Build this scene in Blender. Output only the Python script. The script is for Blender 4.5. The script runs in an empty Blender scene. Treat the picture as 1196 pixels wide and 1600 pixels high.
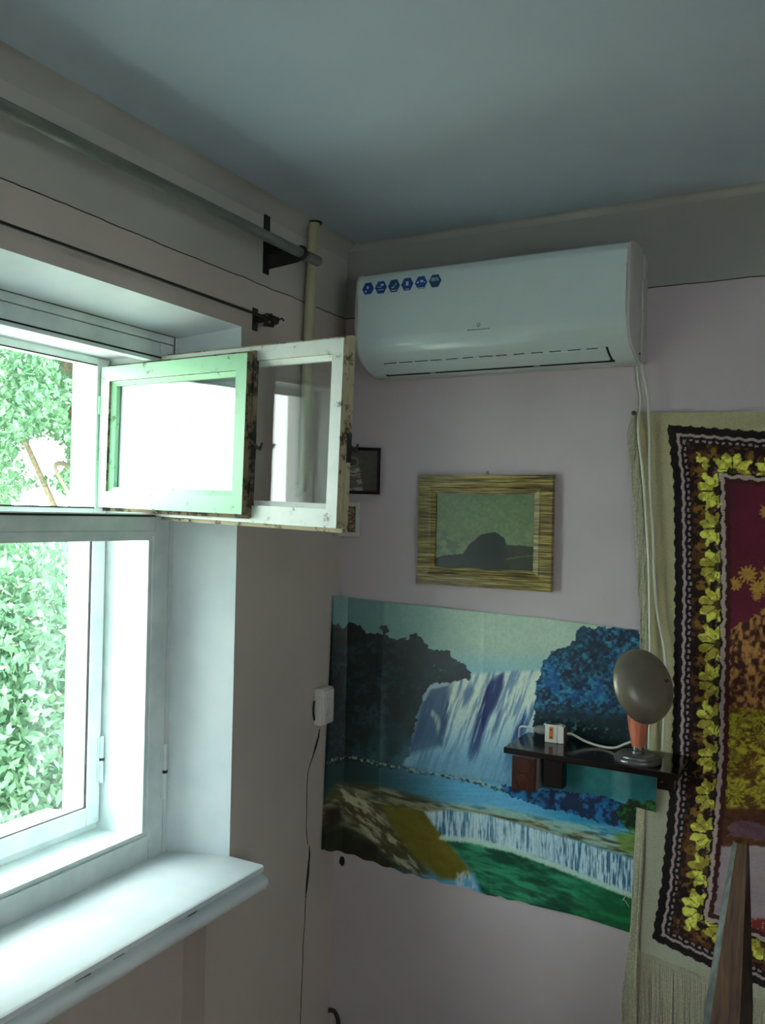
import bpy, bmesh, math, random
import numpy as np
from mathutils import Vector, Matrix

# ------------------------------------------------------------------ camera, light, exposure
SC = bpy.context.scene
COL = SC.collection
EYE = Vector((0, 0, 1.65))
YAW, PITCH, ROLL, FOC = math.radians(28.6), math.atan(5 / 1351.0), 0.0227, 1351.0
F0 = Vector((-math.sin(YAW), math.cos(YAW), 0)); R0 = Vector((math.cos(YAW), math.sin(YAW), 0)); U0 = Vector((0, 0, 1))
CF = F0 * math.cos(PITCH) + U0 * math.sin(PITCH)
CU1 = -F0 * math.sin(PITCH) + U0 * math.cos(PITCH)
CR = R0 * math.cos(ROLL) + CU1 * math.sin(ROLL)
CU = -R0 * math.sin(ROLL) + CU1 * math.cos(ROLL)
cam = bpy.data.cameras.new('camera'); camo = bpy.data.objects.new('camera', cam); COL.objects.link(camo)
camo.matrix_world = Matrix(((CR.x, CU.x, -CF.x, EYE.x), (CR.y, CU.y, -CF.y, EYE.y), (CR.z, CU.z, -CF.z, EYE.z), (0, 0, 0, 1)))
cam.sensor_fit = 'HORIZONTAL'; cam.sensor_width = 36; cam.lens = 36 * FOC / 1196.0; cam.clip_start = 0.02
SC.camera = camo

world = bpy.data.worlds.new('overcast_sky'); SC.world = world; world.use_nodes = True
wn = world.node_tree.nodes; wl = world.node_tree.links
bg = wn['Background']; SKY = 13.0
tc = wn.new('ShaderNodeTexCoord'); sx = wn.new('ShaderNodeSeparateXYZ'); cr = wn.new('ShaderNodeValToRGB')
wl.new(tc.outputs['Generated'], sx.inputs[0]); wl.new(sx.outputs['Z'], cr.inputs[0]); wl.new(cr.outputs[0], bg.inputs['Color'])
cr.color_ramp.elements[0].color = (0.88, 0.98, 0.95, 1); cr.color_ramp.elements[1].color = (0.88, 0.985, 0.98, 1)
bg.inputs['Strength'].default_value = SKY
SC.view_settings.view_transform = 'Standard'; SC.view_settings.look = 'None'
SC.view_settings.gamma = 1; SC.view_settings.use_curve_mapping = False
SC.view_settings.exposure = 0.2

# ------------------------------------------------------------------ room measures (metres)
W, D, CE = -1.46, 2.40, 2.52          # window wall plane, back wall plane, ceiling
FX, GX = -1.63, -1.84                 # inner and outer window frame planes
rnd = random.Random(7)

# ------------------------------------------------------------------ noise for printed pictures
def hash2(ix, iy, s):
    n = (ix.astype(np.int64) * 374761393 + iy.astype(np.int64) * 668265263 + s * 1442695041) & 0x7fffffff
    n = ((n ^ (n >> 13)) * 1274126177) & 0x7fffffff
    return ((n ^ (n >> 16)) & 0xffff) / 65535.0
def vnoise(x, y, s=0):
    xi = np.floor(x); yi = np.floor(y); fx = x - xi; fy = y - yi
    fx = fx * fx * (3 - 2 * fx); fy = fy * fy * (3 - 2 * fy)
    a = hash2(xi, yi, s); b = hash2(xi + 1, yi, s); c = hash2(xi, yi + 1, s); d = hash2(xi + 1, yi + 1, s)
    return (a * (1 - fx) + b * fx) * (1 - fy) + (c * (1 - fx) + d * fx) * fy
def fbm(x, y, s=0, o=4):
    r = 0; a = 0.5; t = 0
    for i in range(o):
        r = r + a * vnoise(x * 2 ** i, y * 2 ** i, s + i * 17); t += a; a *= 0.55
    return r / t
def inpoly(x, y, P):
    r = np.zeros(x.shape, bool); n = len(P)
    for i in range(n):
        x1, y1 = P[i]; x2, y2 = P[(i + 1) % n]
        if y1 == y2: continue
        c = ((y1 > y) != (y2 > y)) & (x < (x2 - x1) * (y - y1) / (y2 - y1) + x1)
        r ^= c
    return r
def segdist(x, y, P):
    r = np.full(x.shape, 1e9)
    for (x1, y1), (x2, y2) in zip(P[:-1], P[1:]):
        dx, dy = x2 - x1, y2 - y1
        t = np.clip(((x - x1) * dx + (y - y1) * dy) / (dx * dx + dy * dy), 0, 1)
        r = np.minimum(r, np.hypot(x - x1 - t * dx, y - y1 - t * dy))
    return r
def lerp(a, b, t):
    t = np.clip(t, 0, 1)[..., None] if isinstance(t, np.ndarray) else t
    return np.asarray(a) * (1 - t) + np.asarray(b) * t
def sm(a, b, x): t = np.clip((x - a) / (b - a), 0, 1); return t * t * (3 - 2 * t)
def lin(c):
    c = np.clip(c, 0, 1)
    return np.where(c < 0.04045, c / 12.92, ((c + 0.055) / 1.055) ** 2.4)
def print_units(x, z, y=D):
    """drawing units of the flat prints on the back wall (1 unit is about 1.7 mm)"""
    dx, dy, dz = x - EYE.x, y - EYE.y, z - EYE.z
    w = dx * CF.x + dy * CF.y + dz * CF.z
    return 598 + FOC * (dx * CR.x + dy * CR.y + dz * CR.z) / w, 800 - FOC * (dx * CU.x + dy * CU.y + dz * CU.z) / w

# ------------------------------------------------------------------ materials
MATS = {}
def newmat(name):
    m = bpy.data.materials.new(name); m.use_nodes = True; MATS[name] = m
    return m, m.node_tree.nodes, m.node_tree.links, m.node_tree.nodes['Principled BSDF']
def s2l(c): return tuple(float(v) for v in lin(np.array(c[:3]))) + (1,)
def ramp(n, stops):
    r = n.new('ShaderNodeValToRGB'); e = r.color_ramp.elements
    while len(e) < len(stops): e.new(0.5)
    for k, (p, c) in enumerate(stops): e[k].position = p; e[k].color = s2l(c)
    return r
def paint(name, col, col2=None, rough=0.6, scale=6, bump=0.0, bscale=60, metal=0, spec=0.5, stretch=(1, 1, 1), coat=0, lo=0.35, hi=0.65, bdist=0.002):
    m, n, l, p = newmat(name)
    p.inputs['Roughness'].default_value = rough; p.inputs['Metallic'].default_value = metal
    p.inputs['Specular IOR Level'].default_value = spec; p.inputs['Coat Weight'].default_value = coat
    tc = n.new('ShaderNodeTexCoord'); mp = n.new('ShaderNodeMapping'); mp.inputs['Scale'].default_value = stretch
    l.new(tc.outputs['Object'], mp.inputs[0])
    nz = n.new('ShaderNodeTexNoise'); nz.inputs['Scale'].default_value = scale; nz.inputs['Detail'].default_value = 6
    l.new(mp.outputs[0], nz.inputs['Vector'])
    r = ramp(n, [(lo, col), (hi, col2 or col)])
    l.new(nz.outputs['Fac'], r.inputs[0]); l.new(r.outputs[0], p.inputs['Base Color'])
    if bump:
        b = n.new('ShaderNodeBump'); b.inputs['Strength'].default_value = bump; b.inputs['Distance'].default_value = bdist
        z2 = n.new('ShaderNodeTexNoise'); z2.inputs['Scale'].default_value = bscale; z2.inputs['Detail'].default_value = 4
        l.new(mp.outputs[0], z2.inputs['Vector']); l.new(z2.outputs['Fac'], b.inputs['Height']); l.new(b.outputs[0], p.inputs['Normal'])
    return m
def peeling(name, col, chip, amount=0.42, rough=0.45, scale=26):
    """old oil paint with chips showing wood and a crackled relief"""
    m, n, l, p = newmat(name)
    tc = n.new('ShaderNodeTexCoord')
    nz = n.new('ShaderNodeTexNoise'); nz.inputs['Scale'].default_value = scale; nz.inputs['Detail'].default_value = 9; nz.inputs['Roughness'].default_value = 0.72
    l.new(tc.outputs['Object'], nz.inputs['Vector'])
    r = ramp(n, [(amount - 0.02, chip), (amount, tuple(v * 0.72 for v in col)), (amount + 0.05, col), (0.75, tuple(min(1, v * 1.04) for v in col))])
    l.new(nz.outputs['Fac'], r.inputs[0]); l.new(r.outputs[0], p.inputs['Base Color'])
    p.inputs['Roughness'].default_value = rough
    b = n.new('ShaderNodeBump'); b.inputs['Strength'].default_value = 0.35; b.inputs['Distance'].default_value = 0.0015
    l.new(nz.outputs['Fac'], b.inputs['Height']); l.new(b.outputs[0], p.inputs['Normal'])
    return m
def wallmat(name, low, high, zsplit, line=True):
    """painted plaster: one paint below a thin dark join, another above it"""
    m, n, l, p = newmat(name)
    g = n.new('ShaderNodeNewGeometry'); s = n.new('ShaderNodeSeparateXYZ'); l.new(g.outputs['Position'], s.inputs[0])
    wob = n.new('ShaderNodeTexNoise'); wob.inputs['Scale'].default_value = 9; wob.inputs['Detail'].default_value = 3; l.new(g.outputs['Position'], wob.inputs['Vector'])
    a = n.new('ShaderNodeMath'); a.operation = 'MULTIPLY_ADD'; a.inputs[1].default_value = 0.012; l.new(wob.outputs['Fac'], a.inputs[0]); l.new(s.outputs['Z'], a.inputs[2])
    st = n.new('ShaderNodeMath'); st.operation = 'GREATER_THAN'; st.inputs[1].default_value = zsplit + 0.006; l.new(a.outputs[0], st.inputs[0])
    nz = n.new('ShaderNodeTexNoise'); nz.inputs['Scale'].default_value = 2.2; nz.inputs['Detail'].default_value = 7; l.new(g.outputs['Position'], nz.inputs['Vector'])
    r1 = ramp(n, [(0.3, tuple(v * 0.93 for v in low)), (0.7, low)]); r2 = ramp(n, [(0.3, tuple(v * 0.94 for v in high)), (0.7, high)])
    l.new(nz.outputs['Fac'], r1.inputs[0]); l.new(nz.outputs['Fac'], r2.inputs[0])
    mx = n.new('ShaderNodeMix'); mx.data_type = 'RGBA'; l.new(st.outputs[0], mx.inputs[0]); l.new(r1.outputs[0], mx.inputs[6]); l.new(r2.outputs[0], mx.inputs[7])
    out = mx.outputs[2]
    if line:
        d = n.new('ShaderNodeMath'); d.operation = 'SUBTRACT'; d.inputs[1].default_value = zsplit + 0.006; l.new(a.outputs[0], d.inputs[0])
        ab = n.new('ShaderNodeMath'); ab.operation = 'ABSOLUTE'; l.new(d.outputs[0], ab.inputs[0])
        lt = n.new('ShaderNodeMath'); lt.operation = 'LESS_THAN'; lt.inputs[1].default_value = 0.0016; l.new(ab.outputs[0], lt.inputs[0])
        m2 = n.new('ShaderNodeMix'); m2.data_type = 'RGBA'; l.new(lt.outputs[0], m2.inputs[0]); l.new(out, m2.inputs[6]); m2.inputs[7].default_value = s2l((0.28, 0.22, 0.18))
        out = m2.outputs[2]
    l.new(out, p.inputs['Base Color']); p.inputs['Roughness'].default_value = 0.75
    b = n.new('ShaderNodeBump'); b.inputs['Strength'].default_value = 0.25; b.inputs['Distance'].default_value = 0.004
    z2 = n.new('ShaderNodeTexNoise'); z2.inputs['Scale'].default_value = 14; z2.inputs['Detail'].default_value = 8; l.new(g.outputs['Position'], z2.inputs['Vector'])
    l.new(z2.outputs['Fac'], b.inputs['Height']); l.new(b.outputs[0], p.inputs['Normal'])
    return m
def printed(name, rough=0.5, coat=0, bump=0, bs=400):
    m, n, l, p = newmat(name)
    v = n.new('ShaderNodeVertexColor'); v.layer_name = 'print'; l.new(v.outputs['Color'], p.inputs['Base Color'])
    p.inputs['Roughness'].default_value = rough; p.inputs['Coat Weight'].default_value = coat; p.inputs['Coat Roughness'].default_value = 0.25
    if bump:
        g = n.new('ShaderNodeNewGeometry'); z2 = n.new('ShaderNodeTexNoise'); z2.inputs['Scale'].default_value = bs; l.new(g.outputs['Position'], z2.inputs['Vector'])
        b = n.new('ShaderNodeBump'); b.inputs['Strength'].default_value = bump; b.inputs['Distance'].default_value = 0.002; l.new(z2.outputs['Fac'], b.inputs['Height']); l.new(b.outputs[0], p.inputs['Normal'])
    return m
def glassmat():
    m = bpy.data.materials.new('window_glass'); m.use_nodes = True; n = m.node_tree.nodes; l = m.node_tree.links; n.clear()
    g = n.new('ShaderNodeNewGeometry'); d = n.new('ShaderNodeVectorMath'); d.operation = 'DOT_PRODUCT'
    l.new(g.outputs['Incoming'], d.inputs[0]); l.new(g.outputs['Normal'], d.inputs[1])
    def mt(op, a, b=None):
        k = n.new('ShaderNodeMath'); k.operation = op
        l.new(a, k.inputs[0]) if not isinstance(a, float) else setattr(k.inputs[0], 'default_value', a)
        if b is not None: l.new(b, k.inputs[1]) if not isinstance(b, float) else setattr(k.inputs[1], 'default_value', b)
        return k.outputs[0]
    f = mt('ADD', mt('MULTIPLY', mt('POWER', mt('SUBTRACT', 1.0, mt('ABSOLUTE', d.outputs['Value'])), 5.0), 0.96), 0.045)
    tr = n.new('ShaderNodeBsdfTransparent'); tr.inputs[0].default_value = (0.97, 0.985, 0.98, 1)
    gl = n.new('ShaderNodeBsdfGlossy'); gl.inputs['Roughness'].default_value = 0.02
    mx = n.new('ShaderNodeMixShader'); l.new(f, mx.inputs[0]); l.new(tr.outputs[0], mx.inputs[1]); l.new(gl.outputs[0], mx.inputs[2])
    o = n.new('ShaderNodeOutputMaterial'); l.new(mx.outputs[0], o.inputs[0])
    return m
M = dict(
    ceil=paint('ceiling_whitewash', (0.68, 0.745, 0.79), (0.73, 0.79, 0.83), 0.85, 1.5, 0.2, 12, bdist=0.004),
    wall=wallmat('wall_paint', (0.80, 0.755, 0.715), (0.74, 0.735, 0.70), 2.284),
    wallb=wallmat('back_wall_paint', (0.81, 0.765, 0.785), (0.66, 0.66, 0.64), 2.284),
    reveal=paint('white_oil_paint', (0.84, 0.88, 0.90), (0.90, 0.93, 0.94), 0.35, 5, 0.25, 18, bdist=0.003),
    frame=paint('old_white_frame_paint', (0.80, 0.85, 0.85), (0.88, 0.91, 0.91), 0.35, 12, 0.25, 50),
    seam=paint('dark_joint', (0.12, 0.13, 0.12), rough=0.9),
    peel=peeling('peeling_white_paint', (0.82, 0.86, 0.83), (0.46, 0.42, 0.33), 0.365),
    peelgreen=peeling('peeling_green_paint', (0.54, 0.77, 0.60), (0.35, 0.38, 0.30), 0.36),
    edge=peeling('worn_sash_edge', (0.72, 0.69, 0.57), (0.30, 0.22, 0.14), 0.42, 0.7),
    edgedark=peeling('bare_sash_edge', (0.50, 0.44, 0.34), (0.17, 0.16, 0.12), 0.48, 0.8),
    glass=glassmat(),
    ext=paint('exterior_plaster', (0.93, 0.95, 0.95), (0.97, 0.97, 0.97), 0.8),
    sheet=paint('drip_sheet', (0.9, 0.92, 0.92), rough=0.5),
    floor=paint('floor_boards_paint', (0.45, 0.27, 0.15), (0.52, 0.32, 0.18), 0.4, 4, stretch=(1, 8, 1)),
    cove=paint('plaster_cove', (0.64, 0.64, 0.62), (0.70, 0.70, 0.67), 0.85, 3, 0.3, 20, bdist=0.004),
    rod=paint('grey_rod_metal', (0.42, 0.45, 0.43), (0.52, 0.54, 0.50), 0.4, 8, metal=0.4, stretch=(6, 1, 6)),
    black=paint('black_iron', (0.07, 0.07, 0.07), (0.12, 0.11, 0.10), 0.55, 20),
    pipe=paint('cream_pipe_paint', (0.68, 0.67, 0.54), (0.74, 0.72, 0.60), 0.4, 8, 0.2, 30),
    acw=paint('ac_white_plastic', (0.80, 0.86, 0.86), rough=0.22, coat=0.3),
    acside=paint('ac_side_plastic', (0.74, 0.74, 0.72), rough=0.4),
    acdark=paint('ac_dark_gap', (0.02, 0.02, 0.02), rough=0.8),
    blue=paint('sticker_blue', (0.10, 0.22, 0.55), (0.12, 0.30, 0.58), 0.4, 60),
    teal=paint('sticker_teal', (0.10, 0.28, 0.42), rough=0.4),
    sticker=paint('sticker_white', (0.75, 0.82, 0.88), rough=0.4),
    ink=paint('grey_ink', (0.40, 0.43, 0.43), rough=0.5),
    whitep=paint('white_plastic', (0.88, 0.87, 0.84), rough=0.35),
    cord=paint('white_cord', (0.82, 0.82, 0.76), rough=0.45),
    drain=paint('milky_tube', (0.84, 0.84, 0.78), rough=0.3),
    brownp=paint('brown_plastic', (0.22, 0.09, 0.07), (0.26, 0.11, 0.08), 0.3, 10),
    brownring=paint('glossy_brown_plastic', (0.30, 0.13, 0.10), (0.26, 0.11, 0.08), 0.12, 10, coat=.5),
    lacquer=paint('black_lacquer', (0.055, 0.045, 0.05), (0.075, 0.06, 0.06), 0.14, 8, spec=0.6),
    greyp=paint('grey_plastic', (0.50, 0.50, 0.50), rough=0.5),
    orangep=paint('orange_plastic', (0.80, 0.46, 0.22), rough=0.4),
    shade=paint('bronze_grey_enamel', (0.47, 0.455, 0.40), (0.53, 0.51, 0.45), 0.34, 10, metal=0.25),
    salmon=paint('salmon_plastic', (0.80, 0.47, 0.37), (0.76, 0.43, 0.33), 0.35, 10),
    steel=paint('chrome_steel', (0.62, 0.62, 0.62), rough=0.2, metal=1),
    basem=paint('dark_lamp_base', (0.36, 0.37, 0.37), (0.46, 0.47, 0.47), 0.30, 10, metal=0.6),
    plank=paint('streaked_brown_paint', (0.27, 0.13, 0.07), (0.46, 0.31, 0.12), 0.45, 6, 0.3, 30, stretch=(16, 5, 0.25), lo=0.36, hi=0.66),
    plankl=paint('window_lit_plank_side', (0.13, 0.17, 0.16), (0.30, 0.34, 0.30), 0.5, 6, stretch=(16, 16, 0.25)),  # left plank face, window light painted in as streaked teal-grey
    plankd=paint('shaded_plank_side', (0.09, 0.06, 0.05), (0.22, 0.15, 0.10), 0.5, 9, stretch=(14, 14, 0.7)),  # right and back plank faces, shade painted in as blackish brown
    thread=paint('fringe_thread', (0.72, 0.71, 0.60), (0.84, 0.83, 0.74), 0.9, 200),
    bark=paint('bark', (0.50, 0.44, 0.38), (0.62, 0.56, 0.50), 0.9, 30),
    ground=paint('pale_dusty_ground', (0.62, 0.62, 0.56), (0.70, 0.70, 0.62), 0.9, 1),
    gold=None)
def goldmat():
    m, n, l, p = newmat('streaked_gold_frame')
    tc = n.new('ShaderNodeNewGeometry'); mp = n.new('ShaderNodeMapping'); mp.inputs['Scale'].default_value = (4, 4, 130)
    l.new(tc.outputs['Position'], mp.inputs[0])
    nz = n.new('ShaderNodeTexNoise'); nz.inputs['Scale'].default_value = 3; nz.inputs['Detail'].default_value = 6; l.new(mp.outputs[0], nz.inputs['Vector'])
    r = ramp(n, [(0.36, (0.24, 0.19, 0.09)), (0.5, (0.48, 0.41, 0.20)), (0.64, (0.74, 0.68, 0.40))])
    l.new(nz.outputs['Fac'], r.inputs[0]); l.new(r.outputs[0], p.inputs['Base Color']); p.inputs['Roughness'].default_value = 0.35
    b = n.new('ShaderNodeBump'); b.inputs['Strength'].default_value = 0.4; b.inputs['Distance'].default_value = 0.001; l.new(nz.outputs['Fac'], b.inputs['Height']); l.new(b.outputs[0], p.inputs['Normal'])
    return m
M['gold'] = goldmat()
def leafmat(name, c1, c2):
    m, n, l, p = newmat(name)
    oi = n.new('ShaderNodeVertexColor'); oi.layer_name = 'print'
    l.new(oi.outputs['Color'], p.inputs['Base Color']); p.inputs['Roughness'].default_value = 0.5
    t = n.new('ShaderNodeBsdfTranslucent'); l.new(oi.outputs['Color'], t.inputs[0])
    mx = n.new('ShaderNodeMixShader'); mx.inputs[0].default_value = 0.45
    l.new(p.outputs[0], mx.inputs[1]); l.new(t.outputs[0], mx.inputs[2]); l.new(mx.outputs[0], n['Material Output'].inputs[0])
    return m

# ------------------------------------------------------------------ object helpers
WORLDM = {}
def register(o, mat): WORLDM[o.name] = mat
def tag(o, label=None, cat=None, group=None, kind=None):
    if label: o['label'] = label
    if cat: o['category'] = cat
    if group: o['group'] = group
    if kind: o['kind'] = kind
    return o
def root(name, loc, rot=None, parent=None):
    o = bpy.data.objects.new(name, None); COL.objects.link(o)
    m = Matrix.Translation(Vector(loc)) @ (rot.to_4x4() if rot else Matrix.Identity(4))
    o.matrix_world = m; o.empty_display_size = 0.05; register(o, m)
    return o
class B:
    def __init__(s, xf=None): s.bm = bmesh.new(); s.xf = xf
    def v(s, p): return s.bm.verts.new(s.xf @ Vector(p) if s.xf else Vector(p))
    def face(s, vs, mi=0):
        try: f = s.bm.faces.new(vs); f.material_index = mi; return f
        except ValueError: return None
    def box(s, a, b, mi=0, mis=None, bev=0):
        x0, y0, z0 = a; x1, y1, z1 = b
        if x0 > x1: x0, x1 = x1, x0
        if y0 > y1: y0, y1 = y1, y0
        if z0 > z1: z0, z1 = z1, z0
        c = [s.v(p) for p in ((x0, y0, z0), (x1, y0, z0), (x1, y1, z0), (x0, y1, z0), (x0, y0, z1), (x1, y0, z1), (x1, y1, z1), (x0, y1, z1))]
        fs = [s.face([c[i] for i in q], mi) for q in ((0, 3, 2, 1), (4, 5, 6, 7), (0, 1, 5, 4), (2, 3, 7, 6), (1, 2, 6, 5), (3, 0, 4, 7))]
        if mis:                       # order: bottom, top, -y, +y, +x, -x
            for f, k in zip(fs, mis): f.material_index = k
        if bev:
            es = list({e for f in fs for e in f.edges})
            bmesh.ops.bevel(s.bm, geom=es, offset=bev, segments=2, profile=0.6, affect='EDGES')
        return s
    def prism(s, poly, axis, h0, h1, mis=None, mi=0, bev=0):
        """extrude a 2D polygon along axis; poly in the other two axes in x,y,z order"""
        def P(a, b, h): return {'z': (a, b, h), 'y': (a, h, b), 'x': (h, a, b)}[axis]
        lo = [s.v(P(a, b, h0)) for a, b in poly]; hi = [s.v(P(a, b, h1)) for a, b in poly]
        n = len(poly); fs = []
        for i in range(n):
            f = s.face([lo[i], lo[(i + 1) % n], hi[(i + 1) % n], hi[i]], mis[i] if mis else mi); fs.append(f)
        fs += [s.face(lo[::-1], mi), s.face(hi, mi)]
        if bev: bmesh.ops.bevel(s.bm, geom=list({e for f in fs if f for e in f.edges}), offset=bev, segments=2, profile=0.6, affect='EDGES')
        return s
    def tube(s, pts, r, n=8, mi=0, cap=True):
        pts = [Vector(p) for p in pts]; rs = r if isinstance(r, (list, tuple)) else [r] * len(pts)
        rings = []; up = None
        for i, p in enumerate(pts):
            t = (pts[min(i + 1, len(pts) - 1)] - pts[max(i - 1, 0)]).normalized()
            if up is None: up = Vector((0, 0, 1)) if abs(t.z) < 0.9 else Vector((1, 0, 0))
            a = t.cross(up).normalized(); b = a.cross(t).normalized(); up = b
            rings.append([s.v(p + (a * math.cos(2 * math.pi * k / n) + b * math.sin(2 * math.pi * k / n)) * rs[i]) for k in range(n)])
        for q, w in zip(rings[:-1], rings[1:]):
            for k in range(n): s.face([q[k], q[(k + 1) % n], w[(k + 1) % n], w[k]], mi)
        if cap: s.face(rings[0][::-1], mi); s.face(rings[-1], mi)
        return s
    def lathe(s, prof, n=32, mi=0, org=(0, 0, 0), rot=None):
        """prof: (radius, height) pairs along local z"""
        o = Vector(org); R = rot or Matrix.Identity(3); rings = []
        for r, h in prof:
            if r < 1e-6: rings.append([s.v(o + R @ Vector((0, 0, h)))])
            else: rings.append([s.v(o + R @ Vector((r * math.cos(2 * math.pi * k / n), r * math.sin(2 * math.pi * k / n), h))) for k in range(n)])
        for q, w in zip(rings[:-1], rings[1:]):
            for k in range(n):
                a = [q[k % len(q)], q[(k + 1) % len(q)], w[(k + 1) % len(w)], w[k % len(w)]]
                u = []; [u.append(z) for z in a if z not in u]
                if len(u) > 2: s.face(u, mi)
        return s
    def done(s, name, mats, parent=None, smooth=False, angle=40, recalc=True):
        if recalc: bmesh.ops.recalc_face_normals(s.bm, faces=s.bm.faces)
        me = bpy.data.meshes.new(name); s.bm.to_mesh(me); s.bm.free()
        for m in (mats if isinstance(mats, (list, tuple)) else [mats]): me.materials.append(m)
        return link(me, name, parent, smooth, angle)
def link(me, name, parent=None, smooth=False, angle=40):
    if smooth:
        me.polygons.foreach_set('use_smooth', [True] * len(me.polygons))
        try: me.set_sharp_from_angle(angle=math.radians(angle))
        except Exception: pass
    o = bpy.data.objects.new(name, me); COL.objects.link(o)
    if parent is None:
        co = np.empty(len(me.vertices) * 3); me.vertices.foreach_get('co', co); co = co.reshape(-1, 3)
        c = Vector(((co[:, 0].min() + co[:, 0].max()) / 2, (co[:, 1].min() + co[:, 1].max()) / 2, co[:, 2].min()))
        me.transform(Matrix.Translation(-c)); o.location = c; register(o, Matrix.Translation(c))
    else:
        pm = WORLDM[parent.name]; me.transform(pm.inverted()); o.parent = parent; register(o, pm)
    return o
def grid(name, P, colors, mat, parent=None, smooth=True):
    """P: (rows, cols, 3) points; colors: (rows, cols, 3) sRGB print"""
    r, c = P.shape[:2]; me = bpy.data.meshes.new(name)
    idx = np.arange(r * c).reshape(r, c)
    q = np.stack([idx[:-1, :-1], idx[:-1, 1:], idx[1:, 1:], idx[1:, :-1]], -1).reshape(-1, 4)
    me.vertices.add(r * c); me.vertices.foreach_set('co', P.reshape(-1).astype(np.float32))
    me.loops.add(q.size); me.loops.foreach_set('vertex_index', q.reshape(-1).astype(np.int32))
    me.polygons.add(len(q)); me.polygons.foreach_set('loop_start', np.arange(0, q.size, 4, dtype=np.int32))
    me.update(calc_edges=True)
    ca = me.color_attributes.new('print', 'FLOAT_COLOR', 'POINT')
    cc = np.ones((r * c, 4), np.float32); cc[:, :3] = lin(colors.reshape(-1, 3)); ca.data.foreach_set('color', cc.reshape(-1))
    me.materials.append(mat)
    return link(me, name, parent, smooth, 60)

# ------------------------------------------------------------------ room shell
Y0, X1, FL = -2.4, 1.7, 0.0
def struct(o): o['kind'] = 'structure'; return o
XO = -1.95
wb = B()
YR, YL = 1.86, 0.94                    # window 1 reveal edges on the wall face
FR, FLf = 1.80, 1.00                   # box frame edges
# right and left of window 1 (plan polygons), white paint (slot 1) on reveal faces, exterior plaster slot 2
right = [(W, YR), (W, D), (XO, D), (XO, 1.725), (-1.885, 1.725), (-1.885, FR), (FX, FR)]
wb.prism(right, 'z', 0.72, 2.12, mis=[0, 0, 2, 2, 2, 1, 1])
left = [(W, YL), (FX, FLf), (-1.885, FLf), (-1.885, 1.075), (XO, 1.075), (XO, -0.35), (W, -0.35)]
wb.prism(left, 'z', 0.72, 2.12, mis=[1, 1, 2, 2, 2, 0, 0])
# lintel with sloping soffit
wb.prism([(W, 2.15), (FX, 2.12), (-1.885, 2.12), (-1.885, 2.075), (XO, 2.075), (XO, CE + .15), (W, CE + .15)], 'y', YL, YR, mis=[1, 1, 2, 2, 2, 0, 0])
wb.box((XO, YR, 2.12), (W, D, CE + .15)); wb.box((XO, -0.35, 2.12), (W, YL, CE + .15))
# splay corners above z 2.12 (between side splay and soffit)
wb.prism([(W - .001, YR), (FX - .01, YR), (FX - .01, FR)], 'z', 2.115, 2.155, mi=1)
wb.prism([(W - .001, YL), (FX - .01, FLf), (FX - .01, YL)], 'z', 2.115, 2.155, mi=1)
# below the window: niche and its sides
wb.box((XO, 1.77, 0), (W, D, 0.72), mis=[0, 0, 0, 0, 0, 2]); wb.box((XO, YL, 0), (-1.535, 1.77, 0.68), mis=[0, 0, 0, 0, 0, 2])
wb.box((XO, -0.35, 0), (W, YL, 0.72), mis=[0, 0, 0, 0, 0, 2])
# round the added window 2
wb.box((XO, -1.35, 0), (W, -0.35, 0.72)); wb.box((XO, -1.35, 2.12), (W, -0.35, CE + .15)); wb.box((XO, Y0, 0), (W, -1.35, CE + .15))
wall_left = struct(wb.done('wall_left', [M['wall'], M['reveal'], M['ext']]))
b = B(); b.box((XO, D, 0), (X1 + .2, D + .2, CE + .15)); wall_back = struct(b.done('wall_back', M['wallb']))
V0, V1 = -.95, -.25
b = B(); b.box((X1, Y0, 0), (X1 + .2, V0, CE + .15)); b.box((X1, V1, 0), (X1 + .2, D, CE + .15)); b.box((X1, V0, 0), (X1 + .2, V1, .85)); b.box((X1, V0, 1.95), (X1 + .2, V1, CE + .15)); struct(b.done('wall_right', M['wallb']))
b = B(); b.box((XO, Y0 - .2, 0), (X1 + .2, Y0, CE + .15)); struct(b.done('wall_front', M['wallb']))
w3 = struct(root('added_window_3', (X1, (V0 + V1) / 2, .85)))  # unseen window added in the right wall to raise the room light
b = B()
for y in (V0, V1 - .06): b.box((X1 + .08, y, .85), (X1 + .14, y + .06, 1.95), bev=.003)
b.box((X1 + .08, V0 + .06, 1.89), (X1 + .14, V1 - .06, 1.95), bev=.003); b.box((X1 + .08, V0 + .06, .85), (X1 + .14, V1 - .06, .91), bev=.003)
b.done('box_frame', M['frame'], w3)
b = B(); b.box((X1 + .109, V0 + .06, .91), (X1 + .112, V1 - .06, 1.89)); b.done('pane', M['glass'], w3)
b = B(); b.box((W, Y0, CE), (X1, D, CE + .12)); struct(b.done('ceiling', M['ceil']))
b = B(); b.box((-1.535, Y0, -0.12), (X1, D, 0)); struct(b.done('floor', M['floor']))
# floor boards (behind and under the camera)
# coves along the ceiling joint
def cove(name, axis, a0, a1, fixed, sgn, r=0.05):
    b = B(); n = 6; pr = [(0, 0)] + [(r - r * math.sin(t * math.pi / 2 / n), r - r * math.cos(t * math.pi / 2 / n)) for t in range(n + 1)]
    pr = [(0.0, 0.0), (r, 0.0)] + [(r * (1 - math.sin(t * math.pi / 2 / n)), r * (1 - math.cos(t * math.pi / 2 / n))) for t in range(1, n + 1)]
    if axis == 'y': b.prism([(fixed + sgn * p, CE - q) for p, q in pr], 'y', a0, a1)
    else: b.prism([(fixed + sgn * p, CE - q) for p, q in pr], 'x', a0, a1)
    return struct(b.done(name, M['cove'], smooth=True, angle=60))
cove('trim_1', 'y', Y0, D, W, 1, 0.045)
cove('trim_2', 'x', W, X1, D, -1, 0.02)

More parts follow.
